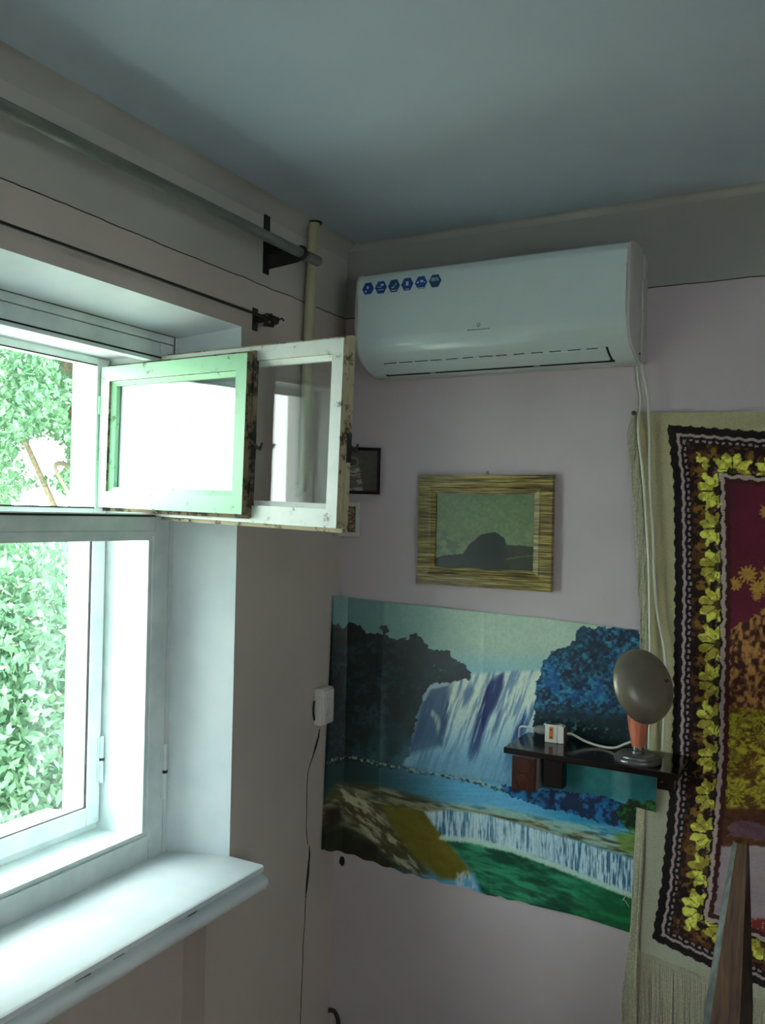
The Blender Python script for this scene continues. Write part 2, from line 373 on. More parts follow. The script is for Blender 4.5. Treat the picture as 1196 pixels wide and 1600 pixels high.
# plaster damage on the window wall: dark open slivers with a broken lower lip
def sliver(name, pts, x=W, parent=wall_left, dx=0.0012, mat=None):
    b = B(); L = [b.v((x + dx, y - w, z)) for y, z, w in pts]; R = [b.v((x + dx, y + w * .8, z)) for y, z, w in pts]
    L2 = [b.v((x - .001, y - w, z)) for y, z, w in pts]; R2 = [b.v((x - .001, y + w * .8, z)) for y, z, w in pts]
    for k in range(len(pts) - 1):
        b.face([L[k], R[k], R[k + 1], L[k + 1]]); b.face([L2[k], L[k], L[k + 1], L2[k + 1]]); b.face([R[k], R2[k], R2[k + 1], R[k + 1]])
    return b.done(name, mat or M['seam'], parent)
def dense(P, st=0.02, jit=0.0014):
    r = []
    for (y1, z1, w1), (y2, z2, w2) in zip(P[:-1], P[1:]):
        n = max(1, int(abs(z2 - z1) / st))
        for k in range(n):
            t = k / n; r.append((y1 + (y2 - y1) * t + rnd.uniform(-jit, jit), z1 + (z2 - z1) * t, (w1 + (w2 - w1) * t) * rnd.uniform(.7, 1.3)))
    r.append(P[-1]); return r
tag(sliver('plaster_crack', dense([(2.297, .975, .002), (2.292, .954, .006), (2.278, .925, .007), (2.265, .90, .003), (2.238, .86, .0012), (2.233, .829, .0012), (2.233, .691, .001), (2.243, .63, .001)])), 'dark crack running down from the white socket')
tag(sliver('plaster_crack', dense([(2.252, .625, .001), (2.256, .595, .0055), (2.250, .54, .007), (2.243, .49, .005), (2.238, .47, .001)])), 'wide black gap low in the crack')
tag(sliver('plaster_crack', dense([(2.240, .473, .0012), (2.232, .319, .0012), (2.224, .088, .001)])), 'thin lower end of the crack')
# hole in the back wall under the poster
b = B(); pts = [(-1.427 + .011 * math.cos(a) * rnd.uniform(.85, 1.1), .533 + .016 * math.sin(a) * rnd.uniform(.85, 1.1)) for a in np.linspace(0, 2 * math.pi, 12, endpoint=False)]
b.prism(pts, 'y', D - .0015, D + .002); b.done('wall_hole', M['seam'], wall_back)

# ------------------------------------------------------------------ window 1
w1 = struct(root('window_1', (FX, 1.40, 0.68)))
fr = B()
# inner box frame face boards and the box boards between the two frames
fr.box((FX - .045, 1.785, 0.69), (FX, FR, 2.12), bev=.002); fr.box((FX - .045, FLf, 0.69), (FX, 1.015, 2.12), bev=.002)
fr.box((-1.88, 1.765, 0.75), (FX - .046, FR - .002, 2.10)); fr.box((-1.88, FLf + .002, 0.75), (FX - .046, 1.035, 2.10))
fr.box((FX - .045, 1.016, 2.098), (FX, 1.784, 2.12), bev=.002); fr.box((-1.88, 1.036, 2.070), (FX - .046, 1.764, 2.118))
fr.box((FX - .045, 1.016, 0.66), (FX - .002, 1.784, 0.70), bev=.002); fr.box((-1.88, FLf + .002, 0.70), (FX - .046, FR - .002, 0.752))
# outer box frame rim
fr.box((-1.884, 1.74, 0.752), (GX - .018, 1.765, 2.07)); fr.box((-1.884, 1.035, 0.752), (GX - .018, 1.06, 2.07))
fr.box((-1.884, 1.06, .752), (GX - .018, 1.74, .778))
fr.done('box_frame', M['frame'], w1)
# seam between plaster and frame
b = B()
b.box((FX - .001, 1.02, 2.1185), (FX + .0012, 1.787, 2.1215)); b.box((FX - .001, 1.786, 2.07), (FX + .0012, 1.7885, 2.12)); b.box((FX - .001, 1.70, .700), (FX + .003, 1.77, .7025))
b.done('paint_crack', M['seam'], w1)
def bead(b, x0, x1, ya, yb, za, zb, w, step=0.006, mi=0):
    """stepped glazing moulding round an opening (ya..yb, za..zb), going inwards by w"""
    for k, (o, d) in enumerate(((0, 0), (w * .5, step))):
        o2 = w * .5 if k == 0 else w
        b.box((x0, ya + o, za + o), (x1 - d, ya + o2, zb - o), mi); b.box((x0, yb - o2, za + o), (x1 - d, yb - o, zb - o), mi)
        b.box((x0, ya + o2, za + o), (x1 - d, yb - o2, za + o2), mi); b.box((x0, ya + o2, zb - o2), (x1 - d, yb - o2, zb - o), mi)
# inner casement: stiles, rails, transom
sb = B()
sb.box((FX - .044, 1.733, .712), (FX, 1.783, 2.096), bev=.003); sb.box((FX - .044, 1.017, .712), (FX, 1.067, 2.096), bev=.003)
sb.box((FX - .044, 1.067, 2.058), (FX - .001, 1.733, 2.096), bev=.002)
sb.box((FX - .044, 1.067, 1.594), (FX - .001, 1.733, 1.632), bev=.003)
sb.box((FX - .044, 1.067, .712), (FX - .001, 1.733, .775), bev=.003)
bead(sb, FX - .035, FX + .004, 1.067, 1.733, .775, 1.594, .024)
cs = sb.done('inner_casement', M['frame'], w1)
b = B(); b.box((FX - .026, 1.088, .796), (FX - .023, 1.712, 1.573)); b.done('pane', M['glass'], cs)
# dark rebate under the vent opening and over the lower sash
b = B(); b.box((FX - .03, 1.07, 1.632), (FX + .001, 1.735, 1.637)); b.box((FX - .03, 1.07, 2.053), (FX + .001, 1.735, 2.058)); b.box((FX - .02, 1.0175, 1.6), (FX + .0008, 1.0185, 1.7)); b.done('rebate', M['seam'], cs)
b = B(); b.box((FX - .02, 1.07, 1.6365), (FX + .005, 1.728, 1.6405), bev=.001); b.box((FX - .02, 1.07, 2.043), (FX + .0065, 1.728, 2.0525), bev=.001); b.done('weather_bead', M['frame'], cs)
# outer casement
ob = B()
ob.box((GX - .04, 1.712, .775), (GX, 1.757, 2.066), bev=.003); ob.box((GX - .04, 1.043, .775), (GX, 1.088, 2.066), bev=.003)
ob.box((GX - .04, 1.088, 2.046), (GX - .001, 1.712, 2.066), bev=.002); ob.box((GX - .04, 1.088, 1.615), (GX - .001, 1.712, 1.652), bev=.003)
ob.box((GX - .04, 1.088, .775), (GX - .001, 1.712, .825), bev=.003)
oc = ob.done('outer_casement', M['frame'], w1)
b = B(); b.box((GX - .026, 1.082, .82), (GX - .023, 1.718, 1.62)); b.done('pane', M['glass'], oc)
b = B()
for y0, y1, z0, z1 in ((1.7105, 1.7120, .82, 1.62),): b.box((GX - .012, y0, z0), (GX - .004, y1, z1))
b.box((GX - .012, 1.088, .825), (GX - .004, 1.712, .8262)); b.box((GX - .003, 1.088, 2.044), (GX + .0008, 1.712, 2.047)); b.box((GX - .003, 1.088, 1.651), (GX + .0008, 1.712, 1.655))
b.done('rebate', M['seam'], oc)
# hinges
def hinge(x, y, z, h, par):
    b = B(); b.tube([(x + .004, y, z), (x + .004, y, z + h * .48)], .0065, 10); b.tube([(x + .004, y, z + h * .52), (x + .004, y, z + h)], .0062, 10)
    b.box((x - .001, y - .012, z + .005), (x + .0025, y + .012, z + h - .005), bev=.001)
    hn = b.done('hinge', M['frame'], par, smooth=True)
    c = B(); c.tube([(x + .0045, y, z + h * .475), (x + .0045, y, z + h * .525)], .0072, 10); c.done('hinge_gap', M['seam'], hn)
hinge(FX, 1.783, .868, .15, cs); hinge(GX, 1.757, .885, .13, oc); hinge(FX, 1.783, 1.78, .12, cs)
# sill: slab with rounded nosing and a small step under it
prof = [(-1.64, .722), (-1.353, .722), (-1.347, .718), (-1.347, .706), (-1.351, .703), (-1.357, .6995), (-1.3465, .696), (-1.336, .692), (-1.331, .684), (-1.331, .674), (-1.337, .664), (-1.350, .658), (-1.46, .656), (-1.64, .656)]
b = B(); b.prism(prof, 'y', YL - .03, 1.862, bev=0)
ws = b.done('window_sill', M['reveal'], w1, smooth=True, angle=50)
b = B()
for k in range(5):
    y = 1.06 + rnd.random() * .75
    b.box((-1.3462, y, .7035 + rnd.uniform(-.001, .002)), (-1.3505, y + rnd.uniform(.008, .03), .7055))
b.done('paint_chips', M['ink'], ws)
# exterior drip sheet
b = B(); b.prism([(-1.885, .775), (-2.10, .752), (-2.104, .73), (-2.10, .73), (-2.097, .748), (-1.885, .765)], 'y', 1.0, 1.80); b.done('drip_sheet', M['sheet'], w1)

def vent(name, hx, hy, ex, ey, zb, h, th, stile, mats, label, sag, topw, botw):
    """vent sash standing open: local x along its width, y into its thickness, z up"""
    dx, dy = ex - hx, ey - hy; L = math.hypot(dx, dy); ang = math.atan2(dy, dx)
    xf = Matrix.Translation((hx, hy, zb)) @ Matrix.Rotation(ang, 4, 'Z') @ Matrix.Rotation(sag, 4, 'Y')
    b = B(xf); s = stile
    E = [0, 0, 0, 1, 1, 1]
    b.box((0, 0, 0), (s, th, h), mis=[1, 1, 0, 0, 1, 1]); b.box((L - s, 0, 0), (L, th, h), mis=[1, 1, 0, 0, 1, 1])
    b.box((s, 0, 0), (L - s, th, botw), mis=[1, 1, 0, 0, 0, 0]); b.box((s, 0, h - topw), (L - s, th, h), mis=[1, 1, 0, 0, 0, 0])
    # overlapping lip round three sides on the far face
    b.box((L, th * .55, -.008), (L + .006, th, h + .008), 1); b.box((0, th * .6, h), (L + .0, th, h + .008), 1); b.box((0, th * .6, -.010), (L, th, 0), 1)
    # putty bevel inside the frame, on the near face
    def wedge(p, q, o):  # bead from p to q, leaning towards o
        p, q, o = Vector(p), Vector(q), Vector(o)
        a = [b.v(p), b.v(q), b.v(q + o), b.v(p + o), b.v(p + Vector((0, .012, 0))), b.v(q + Vector((0, .012, 0))), b.v(q + o + Vector((0, .012, 0))), b.v(p + o + Vector((0, .012, 0)))]
        for f in ((0, 1, 2, 3), (4, 5, 6, 7), (0, 1, 5, 4), (2, 3, 7, 6)): b.face([a[k] for k in f])
    g = .012; yy = .008
    x0, x1, z0, z1 = s, L - s, botw, h - topw
    for seg in (((x0, yy, z0), (x1, yy, z0), (0, yy, g)), ((x0, yy, z1), (x1, yy, z1), (0, yy, -g)), ((x0, yy, z0), (x0, yy, z1), (g, yy, 0)), ((x1, yy, z0), (x1, yy, z1), (-g, yy, 0))): wedge(*seg)
    o = tag(b.done(name, mats, w1), label)
    c = B(xf); c.box((s - .004, .021, botw - .004), (L - s + .004, .024, h - topw + .004)); c.done('pane', M['glass'], o)
    for zz in (.08, h - .13):
        c = B(xf); c.tube([(-.004, .0, zz), (-.004, .0, zz + .05)], .005, 8); c.done('hinge', mats[0], o, smooth=True)
    # turn latch on the free edge
    c = B(xf); zz = h * .42
    c.box((L + .0065, th * .5, zz - .03), (L + .009, th * .95, zz + .035), bev=.001)
    c.tube([(L + .008, th * .7, zz), (L + .018, th * .65, zz + .002)], .004, 8)
    c.tube([(L + .017, th * .3, zz + .012), (L + .019, th * .7, zz), (L + .018, th * 1.05, zz - .004), (L + .017, th * 1.3, zz + .012)], [.003, .0045, .004, .0025], 8)
    c.done('latch', M['black'], o, smooth=True)
    return o, xf, L
vw, xfw, Lw = vent('vent_sash', FX, 1.728, -1.010, 1.638, 1.634, .424, .034, .032, [M['peel'], M['edge']],
    'white peeling vent sash standing open, nearer the air conditioner', math.radians(1.45), .034, .042)
vg, xfg, Lg = vent('vent_sash', GX, 1.722, -1.283, 1.650, 1.655, .386, .034, .036, [M['peelgreen'], M['edgedark']],
    'pale green peeling vent sash standing open, nearer the tree', math.radians(1.1), .040, .044)

# ------------------------------------------------------------------ window 2 (behind the camera, same make, added unseen to brighten the room)
w2 = struct(root('added_window_2', (FX, -.85, .68)))
b = B()
for y0, y1 in ((-1.35, -1.28), (-.42, -.35), (-.875, -.825)): b.box((FX - .2, y0, .72), (FX, y1, 2.12), bev=.003)
b.box((FX - .2, -1.28, 2.05), (FX, -.42, 2.12), bev=.003); b.box((FX - .2, -1.28, .72), (FX, -.42, .80), bev=.003)
b.done('box_frame', M['frame'], w2)
for y0, y1 in ((-1.28, -.875), (-.825, -.42)):
    b = B(); b.box((FX - .05, y0, 1.60), (FX - .01, y1, 1.64)); bb = b.done('transom', M['frame'], w2)
    b = B(); b.box((FX - .03, y0, .80), (FX - .027, y1, 1.60)); b.box((FX - .03, y0, 1.64), (FX - .027, y1, 2.05)); b.done('pane', M['glass'], w2)
b = B(); b.box((-1.64, -1.38, .68), (-1.33, -.32, .722), bev=.006); b.done('window_sill', M['reveal'], w2)

# ------------------------------------------------------------------ curtain rods and pipe
r = root('curtain_rod', (-1.342, 1.1, 2.362))
tag(r, 'thick grey metal curtain rod high on the window wall with black bracket', 'curtain rod')
b = B(); b.tube([(-1.342, -.2, 2.361), (-1.342, 1.0, 2.361), (-1.343, 2.045, 2.363)], .0138, 16); b.tube([(-1.343, 1.985, 2.363), (-1.343, 2.03, 2.363), (-1.343, 2.048, 2.363)], .0152, 16); b.done('rod', M['rod'], r, smooth=True)
def rodbracket(y):
    b = B(); b.box((W - .001, y - .013, 2.318), (W + .004, y + .013, 2.482), bev=.001)
    b.prism([(W + .004, 2.330), (W + .004, 2.425), (W + .03, 2.405), (-1.352, 2.358), (-1.33, 2.349), (-1.35, 2.338)], 'y', y - .002, y + .002)
    b.box((W + .004, y - .010, 2.372), (-1.355, y + .010, 2.376))
    pts = [(-1.342 + .0175 * math.cos(a), y, 2.362 + .0175 * math.sin(a)) for a in np.linspace(-math.pi * .75, math.pi * .75, 14)]
    b.tube(pts, .004, 6)
    b.tube([(-1.355, y, 2.345), (-1.325, y, 2.350), (-1.318, y, 2.362)], .004, 6)
    tag(b.done('bracket', M['black'], r), 'black triangular iron bracket')
rodbracket(1.960); rodbracket(.05)
r = root('curtain_wire', (-1.40, 1.1, 2.178))
tag(r, 'thin black curtain wire stretched just above the window opening', 'curtain rod')
b = B(); b.tube([(-1.402, -.2, 2.180), (-1.402, .9, 2.178), (-1.402, 1.5, 2.177), (-1.402, 1.90, 2.176)], .0042, 8); b.done('wire', M['black'], r, smooth=True)
b = B(); b.box((W - .001, 1.905, 2.150), (W + .003, 1.928, 2.212), bev=.001); b.box((W + .003, 1.912, 2.170), (-1.40, 1.917, 2.192)); b.tube([(-1.405, 1.895, 2.178), (-1.40, 1.935, 2.176)], .012, 8)
b.prism([(1.915, 2.160), (1.958, 2.165), (1.962, 2.180), (1.93, 2.195)], 'x', -1.43, -1.424)
b.done('bracket', M['black'], r, smooth=True, angle=30)
b = B(); b.tube([(-1.405, 1.93, 2.182), (-1.41, 1.955, 2.183), (-1.412, 1.978, 2.193), (-1.415, 1.99, 2.190)], .0028, 6); b.done('cord_end', M['black'], r, smooth=True)
b = B(); b.tube([(-1.405, 1.897, 2.185), (-1.398, 1.902, 2.174), (-1.402, 1.905, 2.166)], .004, 6); b.done('tape', M['greyp'], r, smooth=True)
r = root('heating_pipe', (-1.430, 2.14, 1.70))
tag(r, 'cream painted vertical heating pipe between curtain rod bracket and corner', 'pipe')
b = B(); b.tube([(-1.430, 2.156, CE), (-1.430, 2.146, 2.3), (-1.430, 2.138, 2.05), (-1.431, 2.134, 1.76), (-1.436, 2.134, 1.725), (-1.462, 2.134, 1.715)], .0165, 18); b.done('pipe', M['pipe'], r, smooth=True)
b = B(); b.lathe([(.0175, 0), (.024, .001), (.024, .004), (.0175, .005)], 18, org=(-1.430, 2.156, CE - .005)); b.done('collar', M['black'], r, smooth=True)

# ------------------------------------------------------------------ air conditioner
ac = root('air_conditioner', (-.905, D, 2.045))
tag(ac, 'white wall mounted split air conditioner with blue stickers above the gold-brown picture', 'air conditioner')
AX0, AX1 = -1.306, -.506
fy = 2.200
shell = [(2.345, 2.376), (2.235, 2.366), (2.212, 2.356), (2.203, 2.338), (fy, 2.30), (fy, 2.20), (2.2005, 2.165), (2.206, 2.142), (2.217, 2.123), (2.233, 2.1085), (2.252, 2.0975), (2.276, 2.0865), (2.310, 2.0755), (2.345, 2.0680)]
b = B(); b.prism(shell, 'x', AX0 + .006, AX1 - .006, bev=.005)
b.done('housing', [M['acw']], ac, smooth=True, angle=35)
side = shell[:7] + [(2.209, 2.140), (2.221, 2.121), (2.238, 2.106), (2.280, 2.086), (2.345, 2.070)]
for x in (AX1 - .008, AX0 - .001):
    b = B(); b.prism(side, 'x', x, x + .009, bev=.003); b.done('side_panel', M['acside'], ac, smooth=True, angle=35)
b = B(); b.box((AX0 + .01, 2.345, 2.072), (AX1 + .004, D - .0005, 2.362), bev=.006); b.done('back_panel', M['acside'], ac)
# louver flap lying on the curved lower front, black gap below it and at its right end
def surf(y):
    P = shell[5:]; return float(np.interp(y, [p[0] for p in P], [p[1] for p in P]))
def patch(b, y0, y1, x0, x1, t0, t1, n=6):
    ys = np.linspace(y0, y1, n); out = [(y - .35 * t1, surf(y) - t1) for y in ys]; inn = [(y + .3 * t0, surf(y) + t0) for y in ys[::-1]]
    b.prism(out + inn, 'x', x0, x1)
b = B(); patch(b, 2.252, 2.304, -1.245, -.578, .001, .0022); b.done('louver', M['acw'], ac)
b = B(); patch(b, 2.3055, 2.3175, -1.257, -.566, .003, .0006, 3); patch(b, 2.246, 2.316, -.5745, -.5690, .003, .0008, 8)
for k in range(13):
    x = -1.232 + k * .0505; patch(b, 2.2475, 2.2500, x, x + rnd.uniform(.03, .046), .002, .0004, 2)
b.done('louver_gap', M['acdark'], ac)
for x in (-1.11, -.79):
    b = B(); patch(b, 2.3055, 2.3180, x, x + .018, .002, .0014, 3); b.done('louver_clip', M['greyp'], ac)
# six hexagon stickers with little marks
def text_mesh(s, size):
    cu = bpy.data.curves.new('t', 'FONT'); cu.body = s; cu.size = size; cu.align_x = 'CENTER'; cu.align_y = 'CENTER'; cu.extrude = .0001
    o = bpy.data.objects.new('t', cu); COL.objects.link(o); bpy.context.view_layer.update()
    me = bpy.data.meshes.new_from_object(o.evaluated_get(bpy.context.evaluated_depsgraph_get())); bpy.data.objects.remove(o); return me
SX = [-1.264, -1.221, -1.178, -1.135, -1.091, -1.047]
for k, x in enumerate(SX):
    b = B(); zc = 2.313; hx = [(x + .0215 * math.cos(a), zc + .0225 * math.sin(a)) for a in np.linspace(0, 2 * math.pi, 6, endpoint=False)]
    b.prism(hx, 'y', fy - .0006, fy + .001)
    st = b.done('sticker', M['sticker'], ac)
    b = B(); hx = [(x + .0195 * math.cos(a), zc + .0205 * math.sin(a)) for a in np.linspace(0, 2 * math.pi, 6, endpoint=False)]
    b.prism(hx, 'y', fy - .0012, fy + .0); b.done('sticker_face', M['teal'] if k in (2, 5) else M['blue'], st)
    b = B()
    if k == 5:
        b.bm.free(); me = text_mesh('80%', .014); me.transform(Matrix.Translation((x, fy - .0014, zc + .004)) @ Matrix.Rotation(math.pi / 2, 4, 'X')); me.materials.clear(); me.materials.append(M['sticker']); link(me, 'sticker_mark', st)
        continue
    q = (lambda u, v, w, h: b.box((x + u, fy - .0016, zc + v), (x + u + w, fy - .0010, zc + v + h)))
    if k == 0: q(-.004, .0, .006, .008); q(-.010, -.009, .005, .004); q(-.011, -.0175, .022, .002)
    if k == 1: q(-.001, .004, .010, .006); q(-.011, .0, .012, .002); q(-.009, -.008, .018, .002)
    if k == 2: q(-.008, -.006, .008, .003); q(0, -.002, .004, .003); q(.004, .003, .004, .003); q(-.009, -.014, .018, .002)
    if k == 3: q(-.004, -.004, .008, .012); q(-.006, -.015, .012, .002)
    if k == 4: q(-.013, -.001, .006, .005); q(-.002, .001, .009, .006); q(.009, -.001, .003, .003); q(-.011, -.0165, .02, .0025)
    b.done('sticker_mark', M['sticker'], st)
# maker's mark: tiny emblem above a hairline of minute letters (not legible in the photograph)
b = B(); x0, z0 = -.913, 2.165
b.lathe([(.0032, 0), (.0052, 0), (.0052, .0008), (.0032, .0008)], 16, org=(x0, fy + .0004, z0 + .013), rot=Matrix.Rotation(math.pi / 2, 3, 'X')); b.box((x0 - .0015, fy - .0006, z0 + .007), (x0 + .0015, fy, z0 + .0095))
for k in range(13): b.box((x0 - .032 + k * .005, fy - .0006, z0 - .0012), (x0 - .032 + k * .005 + .0034, fy, z0 + (.0016 if k % 3 else .0022)))
b.done('maker_mark', M['ink'], ac)
b = B(); b.lathe([(0, 0), (.003, 0), (.003, .0015), (0, .0015)], 10, org=(AX1 + .001, 2.325, 2.092), rot=Matrix.Rotation(math.pi / 2, 3, 'Y')); b.done('screw', M['acdark'], ac)

# ------------------------------------------------------------------ framed picture
pc = root('picture_frame', (-.960, D, 1.443))
tag(pc, 'gold-brown streaked picture frame around a dim green print, above the waterfall poster', 'picture')
PX0, PX1, PZ0, PZ1 = -1.171, -.749, 1.443, 1.775
pf = B(); yb, yf = D - .001, D - .024
def mitre(b, o, i, yo, yi, mi=0):
    O = [b.v((x, yo, z)) for x, z in o]; I = [b.v((x, yi, z)) for x, z in i]
    for k in range(4): b.face([O[k], O[(k + 1) % 4], I[(k + 1) % 4], I[k]], mi)
def rc(d): return [(PX0 + d, PZ0 + d), (PX1 - d, PZ0 + d), (PX1 - d, PZ1 - d), (PX0 + d, PZ1 - d)]
mitre(pf, rc(0), rc(0), yb, yf); mitre(pf, rc(0), rc(.034), yf, yf + .001); mitre(pf, rc(.034), rc(.040), yf + .001, yf + .006); mitre(pf, rc(.040), rc(.056), yf + .006, yf + .009); mitre(pf, rc(.056), rc(.056), yf + .009, yf + .016)
pf.done('frame', M['gold'], pc, recalc=False)
def quadgrid(x0, x1, z0, z1, nx, nz, y):
    X, Z = np.meshgrid(np.linspace(x0, x1, nx), np.linspace(z0, z1, nz)); return np.stack([X, np.full_like(X, y), Z], -1), X, Z
P, X, Z = quadgrid(PX0 + .052, PX1 - .052, PZ0 + .052, PZ1 - .052, 150, 110, yf + .013)
u = (X - X.min()) / (X.max() - X.min()); v = (Z - Z.min()) / (Z.max() - Z.min())
c = lerp((.50, .58, .42), (.40, .50, .36), v + .3 * fbm(u * 6, v * 6, 3) - .3)
c = lerp(c, (.34, .42, .34), sm(.45, .6, fbm(u * 5, v * 9, 9)) * (1 - sm(.3, .6, v)) * (1 - sm(.2, .5, u)))
c = lerp(c, (.06, .12, .13), (inpoly(u + .01 * fbm(u * 30, v * 30, 4), v, [(0, .0), (0, .12), (.12, .17), (.30, .20), (.36, .32), (.48, .46), (.62, .50), (.71, .42), (.74, .30), (.76, 0)])).astype(float))
c = lerp(c, (.16, .19, .14), inpoly(u, v, [(.70, 0), (.70, .33), (.85, .34), (1, .32), (1, 0)]).astype(float) * .9)
c = lerp(c, (.55, .55, .38), (segdist(u, v, [(.72, .15), (.85, .19), (1, .22)]) < .008).astype(float) * .6)
c = c * (.85 + .3 * fbm(u * 40, v * 30, 5))[..., None]
grid('print', P, c, printed('portrait_print', .35, .3), pc)
b = B(); b.tube([(-.958, D - .004, 1.772), (-.954, D - .006, 1.786), (-.949, D - .004, 1.772)], .0018, 6); b.tube([(-.954, D, 1.785), (-.954, D - .010, 1.785)], .0022, 6); b.done('hanger', M['steel'], pc)

# ------------------------------------------------------------------ two small icons across the corner
def icon(A, Bp, z0, z1, label, fw, mat, seed, cream, th=.012):
    A = Vector((A[0], A[1], 0)); Bq = Vector((Bp[0], Bp[1], 0)); L = (Bq - A).length; t = (Bq - A).normalized(); nrm = Vector((t.y, -t.x, 0))
    xf = Matrix(((t.x, -nrm.x, 0, A.x), (t.y, -nrm.y, 0, A.y), (0, 0, 1, z0), (0, 0, 0, 1))); h = z1 - z0
    rt = root('icon', (A + Bq) / 2 + Vector((0, 0, z0))); tag(rt, label, 'icon')
    b = B(xf)
    b.box((0, 0, 0), (fw, th, h), bev=.001); b.box((L - fw, 0, 0), (L, th, h), bev=.001); b.box((fw, 0, 0), (L - fw, th, fw), bev=.001); b.box((fw, 0, h - fw), (L - fw, th, h), bev=.001)
    b.done('frame', mat, rt)
    nx, nz = 50, 60; U, V = np.meshgrid(np.linspace(0, 1, nx), np.linspace(0, 1, nz))
    P = np.zeros((nz, nx, 3)); 
    for i, (pu, pv) in enumerate(zip(U.ravel(), V.ravel())):
        q = xf @ Vector((fw * .9 + pu * (L - fw * 1.8), th * .45, fw * .9 + pv * (h - fw * 1.8))); P[i // nx, i % nx] = q
    n = fbm(U * 14, V * 14, seed)
    if cream:
        c = lerp((.42, .34, .22), (.20, .10, .07), sm(.4, .6, n)); c = lerp(c, (.60, .50, .33), sm(.55, .62, fbm(U * 9, V * 20, seed + 3)))
        e = (np.abs(U - .5) > .44) | (np.abs(V - .5) > .45); c = lerp(c, (.25, .08, .05), e.astype(float))
    else:
        c = lerp((.27, .26, .21), (.15, .14, .12), n); cx = .45
        body = ((np.abs(U - cx) < .10 + .16 * (1 - V)) & (V < .62)).astype(float)
        c = lerp(c, (.34, .33, .30), body * .6)
        c = lerp(c, (.62, .62, .58), body * (fbm(U * 8, V * 26, seed) > .52) * .8)
        c = lerp(c, (.42, .38, .24), (np.hypot((U - cx) * .8, V - .72) < .13).astype(float) * .8)
        c = lerp(c, (.09, .06, .05), (np.hypot((U - cx) * .8, V - .71) < .085).astype(float))
        c = lerp(c, (.07, .06, .05), (segdist(U, V, [(.28, .4), (.34, .6), (.42, .66)]) < .04).astype(float))
    grid('print', P, c, printed('icon_print_%d' % seed, .6, 0), rt)
    b = B(xf); b.box((fw * .9, th * .5, fw * .9), (L - fw * .9, th * .9, h - fw * .9)); b.done('backing', M['seam'], rt)
M['darkwood'] = paint('dark_wood_frame', (.07, .045, .035), (.12, .08, .06), .7, 30, spec=.15, stretch=(2, 2, 8))
M['paleframe'] = paint('pale_grey_frame', (.66, .66, .62), (.72, .72, .68), .5, 30)
icon((-1.452, 2.296), (-1.314, 2.390), 1.715, 1.862, 'dark framed small icon across the room corner, the upper of two', .010, M['darkwood'], 31, False)
icon((-1.452, 2.340), (-1.386, 2.392), 1.580, 1.690, 'pale grey framed small icon across the room corner, the lower of two', .014, M['paleframe'], 47, True)

